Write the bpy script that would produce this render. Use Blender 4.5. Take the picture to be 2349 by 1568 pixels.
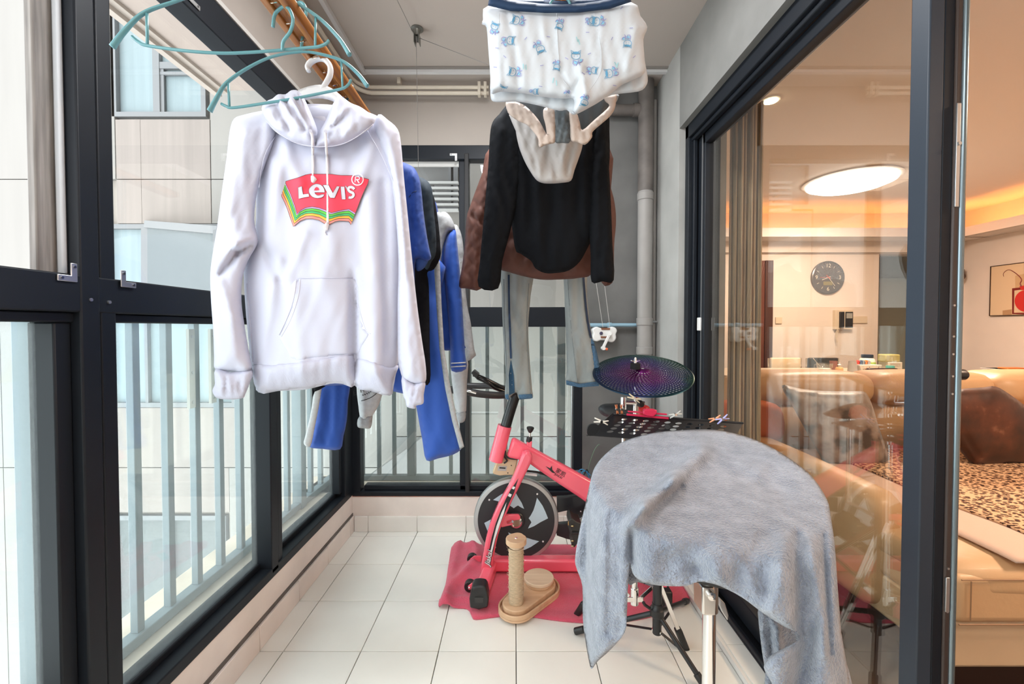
import bpy, bmesh, math, random
import numpy as np
from mathutils import Vector, Matrix, noise
from mathutils.geometry import delaunay_2d_cdt
R_ = math.radians
for o in list(bpy.data.objects): bpy.data.objects.remove(o)
SC = bpy.context.scene
COL = SC.collection
# ---------------------------------------------------------------- camera, world, light, exposure
FPX, PITCH, SX, SY = 968.0, R_(1.24), 5.5, -12.0
cam_d = bpy.data.cameras.new('camera'); cam = bpy.data.objects.new('camera', cam_d); COL.objects.link(cam)
cam.location = (0, 0, 1.25); cam.rotation_euler = (R_(90)-PITCH, 0, 0)
cam_d.sensor_width = 36; cam_d.lens = FPX/2349*36
cam_d.shift_x = -SX/2349; cam_d.shift_y = SY/2349
cam_d.clip_start = .02
SC.camera = cam
SC.view_settings.view_transform = 'Standard'; SC.view_settings.look = 'None'
SC.view_settings.gamma = 1; SC.view_settings.use_curve_mapping = False
SC.view_settings.exposure = 0.43
wd = bpy.data.worlds.new('overcast_sky'); SC.world = wd; wd.use_nodes = True
wd.node_tree.nodes['Background'].inputs[0].default_value = (.93, .97, 1, 1)
wd.node_tree.nodes['Background'].inputs[1].default_value = 4.0
def area(name, loc, target, size, energy, color, sy=None):
    l = bpy.data.lights.new(name, 'AREA'); l.energy = energy; l.color = color; l.size = size
    if sy: l.shape = 'RECTANGLE'; l.size_y = sy
    o = bpy.data.objects.new(name, l); COL.objects.link(o); o.location = loc
    d = Vector(target)-Vector(loc); o.rotation_euler = d.to_track_quat('-Z', 'Y').to_euler()
    return o
area('living_room_lamp_light', (3.3, 3.9, 2.6), (3.3, 3.9, 0), .6, 78, (1, .74, .56))
area('balcony_top_fill', (-.05, 1.40, 2.67), (-.05, 1.45, 0), .5, 25, (.97, .98, 1))  # unseen fill light added above the frame to brighten the floor
area('balcony_rear_fill', (-.05, -.75, 2.55), (-.1, 1.6, .9), 1.1, 14, (1, .99, .98), .7)  # soft fill added behind the camera, no lamp stands there
area('living_room_near_fill', (3.0, 0.6, 2.6), (3.0, 0.6, 0), .6, 60, (1, .72, .52))  # added area light without a fixture, brightens the sofa end
# ---------------------------------------------------------------- pixel rays -> world points (reference frame 2349x1568)
CP, SP = math.cos(PITCH), math.sin(PITCH)
def ray(px, py):
    x = (px-1174.5-SX)/FPX; y = -(py-784-SY)/FPX
    return x, CP+y*SP, y*CP-SP
def P(px, py, Y):
    d = ray(px, py); t = Y/d[1]
    return (d[0]*t, Y, 1.25+d[2]*t)
def PF(px, py, Z=0.0):
    d = ray(px, py); t = (Z-1.25)/d[2]
    return (d[0]*t, d[1]*t, Z)
# ---------------------------------------------------------------- materials
MATS = {}
def nt_new(name):
    m = bpy.data.materials.new(name); m.use_nodes = True
    nt = m.node_tree; b = nt.nodes['Principled BSDF']
    return m, nt, b
def mat(name, col, rough=.5, metal=0, spec=.5, var=0, vs=6, bump=0, bs=60, sheen=0, coat=0, emit=None, es=0, stretch=None, bd=.002, sub=0):
    if name in MATS: return MATS[name]
    m, nt, b = nt_new(name)
    c = (*col, 1)
    b.inputs['Base Color'].default_value = c
    b.inputs['Roughness'].default_value = rough; b.inputs['Metallic'].default_value = metal
    b.inputs['Specular IOR Level'].default_value = spec
    if sheen: b.inputs['Sheen Weight'].default_value = sheen
    if coat: b.inputs['Coat Weight'].default_value = coat; b.inputs['Coat Roughness'].default_value = .1
    if emit: b.inputs['Emission Color'].default_value = (*emit, 1); b.inputs['Emission Strength'].default_value = es
    if sub: b.inputs['Subsurface Weight'].default_value = sub; b.inputs['Subsurface Radius'].default_value = (.02,.02,.02)
    if var or bump:
        tc = nt.nodes.new('ShaderNodeTexCoord'); mp = nt.nodes.new('ShaderNodeMapping')
        nt.links.new(tc.outputs['Object'], mp.inputs[0])
        if stretch: mp.inputs['Scale'].default_value = stretch
    if var:
        n = nt.nodes.new('ShaderNodeTexNoise'); n.inputs['Scale'].default_value = vs; n.inputs['Detail'].default_value = 6
        nt.links.new(mp.outputs[0], n.inputs['Vector'])
        r = nt.nodes.new('ShaderNodeMapRange'); r.inputs[1].default_value = .3; r.inputs[2].default_value = .7
        r.inputs[3].default_value = 1-var; r.inputs[4].default_value = 1+var
        nt.links.new(n.outputs['Fac'], r.inputs[0])
        mx = nt.nodes.new('ShaderNodeVectorMath'); mx.operation = 'SCALE'; mx.inputs[0].default_value = col
        nt.links.new(r.outputs[0], mx.inputs['Scale']); nt.links.new(mx.outputs[0], b.inputs['Base Color'])
    if bump:
        n2 = nt.nodes.new('ShaderNodeTexNoise'); n2.inputs['Scale'].default_value = bs; n2.inputs['Detail'].default_value = 4
        nt.links.new(mp.outputs[0], n2.inputs['Vector'])
        bp = nt.nodes.new('ShaderNodeBump'); bp.inputs['Strength'].default_value = bump; bp.inputs['Distance'].default_value = bd
        nt.links.new(n2.outputs['Fac'], bp.inputs['Height']); nt.links.new(bp.outputs[0], b.inputs['Normal'])
    MATS[name] = m
    return m
def ramp_mat(name, stops, scale=5, rough=.5, kind='noise', stretch=(1,1,1), bump=0, interp='LINEAR', metal=0, detail=6, sheen=0):
    m, nt, b = nt_new(name)
    tc = nt.nodes.new('ShaderNodeTexCoord'); mp = nt.nodes.new('ShaderNodeMapping'); mp.inputs['Scale'].default_value = stretch
    nt.links.new(tc.outputs['Object'], mp.inputs[0])
    if kind == 'noise':
        n = nt.nodes.new('ShaderNodeTexNoise'); n.inputs['Scale'].default_value = scale; n.inputs['Detail'].default_value = detail; out = n.outputs['Fac']
    elif kind == 'wave':
        n = nt.nodes.new('ShaderNodeTexWave'); n.inputs['Scale'].default_value = scale; n.inputs['Distortion'].default_value = 2.0; out = n.outputs['Fac']
    else:
        n = nt.nodes.new('ShaderNodeTexVoronoi'); n.inputs['Scale'].default_value = scale; out = n.outputs['Distance']
    nt.links.new(mp.outputs[0], n.inputs['Vector'])
    cr = nt.nodes.new('ShaderNodeValToRGB'); cr.color_ramp.interpolation = interp
    e = cr.color_ramp.elements
    while len(e) < len(stops): e.new(.5)
    for i, (p, c) in enumerate(stops): e[i].position = p; e[i].color = (*c, 1)
    nt.links.new(out, cr.inputs[0]); nt.links.new(cr.outputs[0], b.inputs['Base Color'])
    b.inputs['Roughness'].default_value = rough; b.inputs['Metallic'].default_value = metal
    if sheen: b.inputs['Sheen Weight'].default_value = sheen
    if bump:
        bp = nt.nodes.new('ShaderNodeBump'); bp.inputs['Strength'].default_value = bump; bp.inputs['Distance'].default_value = .003
        nt.links.new(out, bp.inputs['Height']); nt.links.new(bp.outputs[0], b.inputs['Normal'])
    MATS[name] = m
    return m
def glass_mat(name, tint=(.97, .985, .98), f0=.045, k=1.0, haze=0):
    m = bpy.data.materials.new(name); m.use_nodes = True; nt = m.node_tree; nt.nodes.clear()
    out = nt.nodes.new('ShaderNodeOutputMaterial'); mix = nt.nodes.new('ShaderNodeMixShader')
    tr = nt.nodes.new('ShaderNodeBsdfTransparent'); tr.inputs[0].default_value = (*tint, 1)
    gl = nt.nodes.new('ShaderNodeBsdfGlossy'); gl.inputs['Roughness'].default_value = 0.0; gl.inputs[0].default_value = (1,1,1,1)
    lw = nt.nodes.new('ShaderNodeLayerWeight'); lw.inputs[0].default_value = .5
    p = nt.nodes.new('ShaderNodeMath'); p.operation = 'POWER'; p.inputs[1].default_value = 5
    a = nt.nodes.new('ShaderNodeMath'); a.operation = 'MULTIPLY_ADD'; a.inputs[1].default_value = .9*k; a.inputs[2].default_value = f0
    nt.links.new(lw.outputs['Facing'], p.inputs[0]); nt.links.new(p.outputs[0], a.inputs[0])
    nt.links.new(a.outputs[0], mix.inputs[0]); nt.links.new(tr.outputs[0], mix.inputs[1]); nt.links.new(gl.outputs[0], mix.inputs[2])
    last = mix
    if haze:
        df = nt.nodes.new('ShaderNodeBsdfTranslucent'); df.inputs[0].default_value = (.9,.95,.94,1)
        m2 = nt.nodes.new('ShaderNodeMixShader'); m2.inputs[0].default_value = haze
        nt.links.new(mix.outputs[0], m2.inputs[1]); nt.links.new(df.outputs[0], m2.inputs[2]); last = m2
    nt.links.new(last.outputs[0], out.inputs[0])
    MATS[name] = m
    return m
# ---------------------------------------------------------------- object helpers
def tag(o, label=None, cat=None, group=None, kind=None):
    if label: o['label'] = label
    if cat: o['category'] = cat
    if group: o['group'] = group
    if kind: o['kind'] = kind
    return o
def thing(name, label, cat, loc=(0, 0, 0), group=None):
    o = bpy.data.objects.new(name, None); COL.objects.link(o); o.location = loc; o.empty_display_size = .05
    return tag(o, label, cat, group)
def setp(o, parent):
    if parent is None: return
    o.parent = parent
    t = Vector(parent.location) if parent.parent is None else Vector((0, 0, 0))
    o.matrix_parent_inverse = Matrix.Translation(-t)
def mesh_obj(name, verts, faces, m, parent=None, smooth=40, label=None, kind=None):
    me = bpy.data.meshes.new(name)
    me.from_pydata([tuple(v) for v in verts], [], [tuple(f) for f in faces]); me.update()
    bm = bmesh.new(); bm.from_mesh(me); bmesh.ops.recalc_face_normals(bm, faces=bm.faces); bm.to_mesh(me); bm.free()
    if smooth:
        me.polygons.foreach_set('use_smooth', [True]*len(me.polygons))
        if smooth < 180: me.set_sharp_from_angle(angle=R_(smooth))
    me.materials.append(m)
    o = bpy.data.objects.new(name, me); COL.objects.link(o); setp(o, parent)
    if label: o['label'] = label
    if kind: o['kind'] = kind
    return o
def bevel(o, w, seg=2):
    md = o.modifiers.new('bevel', 'BEVEL'); md.width = w; md.segments = seg; md.limit_method = 'ANGLE'; md.angle_limit = R_(35)
    md.use_clamp_overlap = True
    return o
class MB:
    def __init__(s): s.v = []; s.f = []
    def add(s, v, f):
        n = len(s.v); s.v += [tuple(a) for a in v]; s.f += [tuple(i+n for i in q) for q in f]; return s
    def box(s, x0, y0, z0, x1, y1, z1):
        x0, x1 = sorted((x0, x1)); y0, y1 = sorted((y0, y1)); z0, z1 = sorted((z0, z1))
        return s.add([(x0,y0,z0),(x1,y0,z0),(x1,y1,z0),(x0,y1,z0),(x0,y0,z1),(x1,y0,z1),(x1,y1,z1),(x0,y1,z1)],
                     [(3,2,1,0),(4,5,6,7),(0,1,5,4),(1,2,6,5),(2,3,7,6),(3,0,4,7)])
    def beam(s, a, b, w, h, up=(0, 0, 1)):
        a, b = Vector(a), Vector(b); d = (b-a).normalized(); sd = d.cross(Vector(up)).normalized(); u = sd.cross(d)
        c = [a+sd*i*w/2+u*j*h/2 for i, j in ((-1,-1),(1,-1),(1,1),(-1,1))]+[b+sd*i*w/2+u*j*h/2 for i, j in ((-1,-1),(1,-1),(1,1),(-1,1))]
        return s.add(c, [(3,2,1,0),(4,5,6,7),(0,1,5,4),(1,2,6,5),(2,3,7,6),(3,0,4,7)])
    def tube(s, pts, r, n=10, sy=1.0, upv=None):
        pts = [Vector(p) for p in pts]; rr = r if isinstance(r, (list, tuple)) else [r]*len(pts)
        t0 = (pts[1]-pts[0]).normalized()
        u = Vector(upv) if upv else (Vector((0,0,1)) if abs(t0.z) < .9 else Vector((1,0,0)))
        u = (u-t0*u.dot(t0)).normalized(); V = []; F = []
        for i, p in enumerate(pts):
            t = ((pts[min(i+1, len(pts)-1)]-pts[max(i-1, 0)])).normalized()
            u = (u-t*u.dot(t)).normalized(); w = t.cross(u)
            for k in range(n):
                a = 2*math.pi*k/n; V.append(p+(u*math.cos(a)*sy+w*math.sin(a))*rr[i])
        for i in range(len(pts)-1):
            for k in range(n):
                k2 = (k+1) % n; F.append((i*n+k, i*n+k2, (i+1)*n+k2, (i+1)*n+k))
        F.append(tuple(range(n-1, -1, -1))); F.append(tuple((len(pts)-1)*n+k for k in range(n)))
        return s.add(V, F)
    def lathe(s, o, axis, prof, n=24):
        o = Vector(o); ax = Vector(axis).normalized(); u = ax.orthogonal().normalized(); w = ax.cross(u); V = []; F = []
        for r, h in prof:
            for k in range(n):
                a = 2*math.pi*k/n; V.append(o+ax*h+(u*math.cos(a)+w*math.sin(a))*max(r, 1e-4))
        for i in range(len(prof)-1):
            for k in range(n):
                k2 = (k+1) % n; F.append((i*n+k, i*n+k2, (i+1)*n+k2, (i+1)*n+k))
        F.append(tuple(range(n-1, -1, -1))); F.append(tuple((len(prof)-1)*n+k for k in range(n)))
        return s.add(V, F)
    def prism(s, pts, vec):
        n = len(pts); v = Vector(vec); A = [Vector(p) for p in pts]
        F = [tuple(range(n)), tuple(range(2*n-1, n-1, -1))]+[(i, (i+1) % n, (i+1) % n+n, i+n) for i in range(n)]
        return s.add(A+[a+v for a in A], F)
    def slab(s, px, Y0, Y1):
        n = len(px); A = [Vector(P(x, y, Y0)) for x, y in px]; B = [Vector((a.x, Y1, a.z)) for a in A]
        F = [tuple(range(n)), tuple(range(2*n-1, n-1, -1))]+[(i, (i+1) % n, (i+1) % n+n, i+n) for i in range(n)]
        return s.add(A+B, F)
    def build(s, name, m, parent=None, smooth=40, bev=0, label=None, kind=None, seg=2):
        o = mesh_obj(name, s.v, s.f, m, parent, smooth, label, kind)
        if bev: bevel(o, bev, seg)
        return o
def top(o, label, cat, group=None): return tag(o, label, cat, group)
def struct(o, label=None): return tag(o, label, None, None, 'structure')
def spl(pts, n=6):
    """Catmull-Rom through points (any dimension)"""
    pts = [np.array(p, float) for p in pts]; out = []
    for i in range(len(pts)-1):
        p0 = pts[max(i-1, 0)]; p1 = pts[i]; p2 = pts[i+1]; p3 = pts[min(i+2, len(pts)-1)]
        for k in range(n):
            t = k/n; out.append(.5*((2*p1)+(-p0+p2)*t+(2*p0-5*p1+4*p2-p3)*t*t+(-p0+3*p1-3*p2+p3)*t**3))
    out.append(pts[-1]); return [tuple(p) for p in out]
def splc(pts, n=4):
    q = list(pts); m = len(q); out = []
    for i in range(m):
        p0, p1, p2, p3 = (np.array(q[(i+k) % m], float) for k in (-1, 0, 1, 2))
        for k in range(n):
            t = k/n; out.append(tuple(.5*((2*p1)+(-p0+p2)*t+(2*p0-5*p1+4*p2-p3)*t*t+(-p0+3*p1-3*p2+p3)*t**3)))
    return out
# ---------------------------------------------------------------- cloth: outline -> padded, folded closed solid
def seg_dist(pts, poly, closed=True):
    pts = np.asarray(pts, float); a = np.asarray(poly, float); b = np.roll(a, -1, 0)
    if not closed: a, b = a[:-1], b[:-1]
    d = b-a; L = (d**2).sum(1)+1e-9; best = np.full(len(pts), 1e9)
    for i in range(len(a)):
        t = np.clip(((pts-a[i])@d[i])/L[i], 0, 1)
        q = pts-(a[i]+t[:, None]*d[i]); best = np.minimum(best, (q**2).sum(1))
    return np.sqrt(best)
def inside(pts, poly):
    pts = np.asarray(pts, float); x, y = pts[:, 0], pts[:, 1]; c = np.zeros(len(pts), bool)
    a = np.asarray(poly, float); b = np.roll(a, 1, 0)
    for (x1, y1), (x2, y2) in zip(a, b):
        m = ((y1 > y) != (y2 > y)); 
        with np.errstate(divide='ignore', invalid='ignore'):
            c ^= m & (x < (x2-x1)*(y-y1)/(y2-y1+1e-12)+x1)
    return c
def resample(poly, step):
    out = []
    for i in range(len(poly)):
        a = np.array(poly[i], float); b = np.array(poly[(i+1) % len(poly)], float); n = max(1, int(np.linalg.norm(b-a)/step+.5))
        for k in range(n): out.append(tuple(a+(b-a)*k/n))
    return out
def trimesh(poly, step):
    poly = resample(poly, step); a = np.asarray(poly); x0, y0 = a.min(0); x1, y1 = a.max(0)
    g = []; r = 0; y = y0+step*.5
    while y < y1:
        xs = np.arange(x0+(step*.5 if r % 2 else 0), x1, step); g += [(x, y) for x in xs]; y += step*.87; r += 1
    g = np.array(g) if g else np.zeros((0, 2))
    if len(g):
        g = g[inside(g, poly)]
        if len(g): g = g[seg_dist(g, poly) > step*.55]
    allp = [Vector(p) for p in poly]+[Vector(p) for p in g]; nb = len(poly)
    v, e, f, *_ = delaunay_2d_cdt(allp, [(i, (i+1) % nb) for i in range(nb)], [], 1, 1e-5)
    v = np.array([(p.x, p.y) for p in v]); c = np.array([v[list(t)].mean(0) for t in f])
    ok = inside(c, poly); f = [tuple(t) for t, k in zip(f, ok) if k]
    return v, f, poly
class Cloth:
    """poly: outline in reference pixels; Y: depth (number or f(px,py)); T: half thickness; Rr: rounding radius (m)."""
    def __init__(s, poly, Y, T=.015, Rr=.04, folds=(), wav=(0, 60), seed=0, step=9, smoothp=1, fn=None, back=.7, rim=.0):
        s.poly = splc(poly, 3) if smoothp else list(poly); s.Y = Y if callable(Y) else (lambda x, y, Y=Y: np.full(len(x), Y))
        s.T, s.R, s.folds, s.wav, s.seed, s.step, s.fn, s.back = T, Rr, folds, wav, seed, step, fn, back
    def relief(s, x, y):
        f = np.zeros(len(x)); a, wl = s.wav; sd = s.seed
        if a:
            dx = 14*np.sin(y/90.+sd)+8*np.sin(y/37.+2*sd)
            f += a*(np.sin(2*np.pi*(x+dx)/wl+sd)+.55*np.sin(2*np.pi*(x-1.3*dx)/(wl*.57)+1.7*sd)+.25*np.sin(2*np.pi*(x+.4*y)/(wl*.4)+sd*3))
        p = np.stack([x, y], 1)
        for (x0, y0, x1, y1, w, amp) in s.folds:
            d = seg_dist(p, [(x0, y0), (x1, y1)], False); f += amp*np.exp(-(d/w)**2)
        if s.fn: f += s.fn(x, y)
        return f
    def front(s, x, y):
        x = np.asarray(x, float); y = np.asarray(y, float); Y = s.Y(x, y)
        d = seg_dist(np.stack([x, y], 1), s.poly)*Y/FPX
        q = np.clip(d/s.R, 0, 1); t = s.T*np.sqrt(1-(1-q)**2)
        return Y-t-s.relief(x, y)*np.clip(d/(s.R*.5), 0, 1)
    def at(s, px, py, off=.001):
        return P(px, py, float(s.front([px], [py])[0])-off)
    def build(s, name, m, parent=None, label=None, kind=None, jitter=0):
        v, f, poly = trimesh(s.poly, s.step); x, y = v[:, 0], v[:, 1]; n = len(v)
        Yb = s.Y(x, y); d = seg_dist(v, s.poly)*Yb/FPX
        fr = s.front(x, y); q = np.clip(d/s.R, 0, 1); e = d < 1e-5
        rel = s.relief(x, y)*np.clip(d/(s.R*.5), 0, 1)
        bk = np.maximum(Yb+s.T*s.back*np.sqrt(1-(1-q)**2)-rel*.6, fr+.0015)
        if jitter:
            fr = fr-np.array([noise.noise(Vector((a*.11, b*.11, 3.3)))+.6*noise.noise(Vector((a*.27, b*.27, 1.3))) for a, b in v])*jitter
        V = [P(a, b, c) for a, b, c in zip(x, y, fr)]; F = [t for t in f]
        bi = {}
        for i in range(n):
            if e[i]: bi[i] = i
            else: bi[i] = len(V); V.append(P(x[i], y[i], bk[i]))
        F += [(bi[a], bi[c], bi[b]) for a, b, c in f if not (e[a] and e[b] and e[c])]
        return mesh_obj(name, V, F, m, parent, 180, label, kind)
def decal(name, polys, cl, m, parent, off=.0012, step=6, label=None, kind=None, holes=()):
    V = []; F = []
    for poly in polys:
        v, f, _ = trimesh(poly, step)
        Y = cl.front(v[:, 0], v[:, 1])-off; n = len(V)
        V += [P(a, b, c) for (a, b), c in zip(v, Y)]; F += [tuple(i+n for i in t) for t in f]
    me = bpy.data.meshes.new(name); me.from_pydata(V, [], F); me.update(); me.materials.append(m)
    me.polygons.foreach_set('use_smooth', [True]*len(me.polygons))
    o = bpy.data.objects.new(name, me); COL.objects.link(o); setp(o, parent)
    if label: o['label'] = label
    if kind: o['kind'] = kind
    return o
def ribbon(pts, w):
    p = [np.array(a, float) for a in pts]; L = []; Rt = []
    for i, a in enumerate(p):
        t = p[min(i+1, len(p)-1)]-p[max(i-1, 0)]; t /= (np.linalg.norm(t)+1e-9); n = np.array([-t[1], t[0]])*w/2
        L.append(tuple(a+n)); Rt.append(tuple(a-n))
    return L+Rt[::-1]
def seam(name, pts, cl, r, m, parent, off=0, n=6, nn=6, label=None):
    q = spl(pts, nn); xs = [a[0] for a in q]; ys = [a[1] for a in q]; Y = cl.front(xs, ys)-off
    return MB().tube([P(a, b, c) for a, b, c in zip(xs, ys, Y)], r, n).build(name, m, parent, 180, label=label)
def text_mesh(body, size=1.0, extrude=0.0, shear=0.0, res=3, bold=0.0):
    cu = bpy.data.curves.new('lettering', 'FONT'); cu.body = body; cu.size = size; cu.extrude = extrude; cu.shear = shear
    cu.align_x = 'CENTER'; cu.align_y = 'CENTER'; cu.resolution_u = res; cu.offset = bold
    o = bpy.data.objects.new('lettering', cu); COL.objects.link(o)
    bpy.context.view_layer.update()
    dg = bpy.context.evaluated_depsgraph_get()
    me = bpy.data.meshes.new_from_object(o.evaluated_get(dg))
    bpy.data.objects.remove(o); bpy.data.curves.remove(cu)
    return me
def text_obj(name, body, origin, xa, ya, size, m, parent, extrude=.0004, shear=0, bold=0):
    """text centred on origin, reading along xa, upright along ya"""
    me = text_mesh(body, size, extrude, shear, bold=bold); xa = Vector(xa).normalized(); ya = Vector(ya).normalized(); za = xa.cross(ya)
    M = Matrix((( xa.x, ya.x, za.x, origin[0]), (xa.y, ya.y, za.y, origin[1]), (xa.z, ya.z, za.z, origin[2]), (0,0,0,1)))
    me.transform(M); me.name = name; me.materials.clear(); me.materials.append(m)
    o = bpy.data.objects.new(name, me); COL.objects.link(o); setp(o, parent); return o
# ================================================================ THE SETTING
m_tile = mat('floor_tile', (.84,.83,.775), .28, var=.04, vs=3)
m_grout = mat('grout', (.09,.085,.075), .9)
m_frame = mat('dark_aluminium', (.010,.013,.018), .45, spec=.25)
m_frame_in = mat('black_rubber_gasket', (.012,.012,.013), .6)
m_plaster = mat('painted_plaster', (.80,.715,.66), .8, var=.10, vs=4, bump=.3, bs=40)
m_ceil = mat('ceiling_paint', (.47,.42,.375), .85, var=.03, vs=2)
m_conc = mat('grey_cement_render', (.135,.135,.13), .8, var=.22, vs=3.5, bump=.25, bs=50)
m_conc_l = mat('pale_cement_render', (.40,.40,.38), .75, var=.12, vs=4)
m_sill = mat('marble_sill', (.62,.53,.43), .35, var=.16, vs=5)
m_glass = glass_mat('window_glass', (.985,.995,.99), .03)
m_glass_low = glass_mat('lower_window_glass', (.93,.975,.965), .05, haze=.045)
m_glass_door = glass_mat('sliding_door_glass', (.90,.90,.87), .12, 1.2)
m_alu = mat('bare_aluminium', (.55,.56,.57), .35, metal=.9)
m_chrome = mat('polished_chrome', (.85,.85,.84), .12, metal=1)
m_white_alu = mat('white_aluminium_strip', (.62,.62,.62), .5)
m_steel_bar = mat('pale_painted_steel', (.135,.18,.20), .5)
m_black = mat('black_plastic', (.014,.014,.015), .4)
m_white_pl = mat('white_plastic', (.8,.8,.78), .35)
XL, XR, YB, ZC = -.995, .855, 2.57, 2.70
# floor with separate tiles
fl = struct(MB().box(XL-.1, -1.0, -.12, .855, YB+.06, -.008).build('floor', m_grout), 'cream square tiled balcony floor')
tb = None
xs = [XL]+[.0066+.3*k for k in range(-3, 3)]+[.806]
ys = [1.605+.3*k for k in range(-8, 4)]+[YB]
random.seed(4)
cache = {}
for i in range(len(xs)-1):
    for j in range(len(ys)-1):
        w, d = xs[i+1]-xs[i]-.003, ys[j+1]-ys[j]-.003
        if w < .01 or d < .01: continue
        key = (round(w, 3), round(d, 3))
        if key not in cache:
            o = bevel(MB().box(-w/2, -d/2, -.008, w/2, d/2, 0).build('tile', m_tile, None), .0012, 1); cache[key] = o
        else:
            o = cache[key].copy(); COL.objects.link(o)
        o.location = ((xs[i]+xs[i+1])/2, (ys[j]+ys[j+1])/2, 0)
        o.parent = fl
# threshold ledge on the right
tr = struct(bevel(MB().box(.806, -1.0, -.01, .90, 2.207, .022).build('trim_1', mat('white_marble_edge', (.78,.76,.72), .3, var=.1, vs=6)), .003), 'white stone threshold edge along the sliding door')
for j in range(len(ys)-2):
    o = MB().box(.822, ys[j]+.0015, .02, .888, min(ys[j+1]-.0015, 2.2), .026).build('tile', m_tile, tr)
# kerb walls
wl = struct(MB().box(XL-.10, -1.0, -.01, XL, YB+.1, .225).build('wall_left', m_plaster), 'low painted kerb under the side windows')
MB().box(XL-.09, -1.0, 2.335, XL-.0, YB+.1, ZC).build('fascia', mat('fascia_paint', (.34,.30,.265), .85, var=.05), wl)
MB().box(XL-.004, -1.0, 2.335, XL+.006, YB, 2.352).build('edge_strip', mat('pale_edge_paint', (.5,.48,.45), .7), wl)
MB().box(XL-.001, -1.0, .095, XL+.003, YB, .112).build('shadow_groove', mat('painted_gap_shade', (.13,.115,.105), .9, var=.3, vs=12), wl)  # dark strip stands in for the shadow gap above the skirting
wb = struct(MB().box(XL-.1, YB, -.01, .44, YB+.14, .222).build('wall_back', m_plaster), 'back end wall of the balcony around the window')
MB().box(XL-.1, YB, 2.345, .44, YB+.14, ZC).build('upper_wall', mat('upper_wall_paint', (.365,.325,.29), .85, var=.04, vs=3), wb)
MB().box(.415, YB, -.01, .955, YB+.14, ZC).build('render_panel', m_conc, wb, label='grey cement rendered panel')
MB().box(XL, YB-.003, .214, .41, YB+.001, .224).build('rust_stain', mat('rusty_edge', (.35,.10,.05), .9, var=.5, vs=30), wb)
bl = struct(MB().box(XL-.002, -1.0, 0, XL+.001, YB, .004).build('baseboard_left', m_grout), 'cream tiled skirting under the side windows')
for j in range(len(ys)-1):
    if ys[j+1]-ys[j] > .03: bevel(MB().box(XL, ys[j]+.0015, .0, XL+.012, ys[j+1]-.0015, .0945).build('skirting_tile', mat('skirting_tile', (.82,.73,.67), .3, var=.06), bl), .002, 1)
bb = struct(MB().box(XL, YB-.001, 0, .415, YB+.002, .004).build('baseboard_back', m_grout), 'cream tiled skirting under the back window')
for a, b in ((-.981,-.897), (-.8955,-.597), (-.5955,-.297), (-.2955,.003), (.0045,.303), (.3045,.415), (.4165,.60), (.6015,.80)):
    bevel(MB().box(a, YB-.012, 0, b, YB, .0945).build('skirting_tile', mat('skirting_tile_back', (.82,.79,.74), .3, var=.05), bb), .002, 1)
# right wall of cement around the sliding door
wr = struct(MB().box(XR, -1.0, 2.28, 1.10, 2.207, ZC).build('wall_right', mat('grey_cement_header', (.20,.20,.19), .8, var=.15, vs=4, bump=.2), None), 'grey cement wall around the sliding door')
MB().box(XR, 2.207, 0, 1.10, YB+.14, ZC).build('wall_pier', m_conc_l, wr, label='pale cement pier beside the sliding door')
# rear wall behind the viewer
struct(MB().box(XL-.1, -1.08, 0, 1.06, -1.0, ZC).build('wall_front', mat('white_paint_wall', (.80,.79,.77), .8)), 'white end wall of the balcony behind the viewer')
# ceiling
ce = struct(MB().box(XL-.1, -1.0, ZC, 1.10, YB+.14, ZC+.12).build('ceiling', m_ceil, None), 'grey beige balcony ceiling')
t2 = struct(MB().box(-.835, 2.39, 2.678, .872, 2.415, 2.702).build('trim_2', m_white_alu), 'slim white metal frame round the balcony ceiling')
MB().box(-.855, -1.0, 2.676, -.835, 2.415, 2.702).build('side_strip', m_white_alu, t2)
MB().box(-.835, 2.372, 2.692, .872, 2.39, 2.702).build('shadow_strip', mat('grey_strip', (.25,.23,.21), .8), t2)
# conduit
m_cond = mat('cream_conduit', (.62,.56,.46), .45)
cd = thing('cable_conduit', 'cream plastic cable conduit running round the ceiling corner', 'conduit', (-.9, 2.5, 2.66))
pp = [(-.925, -.8, 2.665), (-.925, 1.9, 2.665)]+[(-.925+.09*(1-math.cos(a)), 2.40+.09*math.sin(a), 2.665-.01*a) for a in np.linspace(0, math.pi/2, 7)]+[(-.15, 2.49, 2.648)]
MB().tube(pp, .011, 8).build('pipe', m_cond, cd)
MB().tube([(a, b+.005, c-.03) for a, b, c in pp[2:]], .011, 8).build('pipe', m_cond, cd)
for X in (-.17, -.205): MB().box(X-.008, 2.475, 2.60, X+.008, 2.51, 2.675).build('clip', m_cond, cd)
MB().box(-.68, 2.475, 2.665, -.66, 2.51, 2.70).build('clip', m_cond, cd)
for Y in (.9, 1.3, 1.75): MB().box(-.945, Y, 2.655, -.905, Y+.02, 2.70).build('clip', m_cond, cd)
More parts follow.
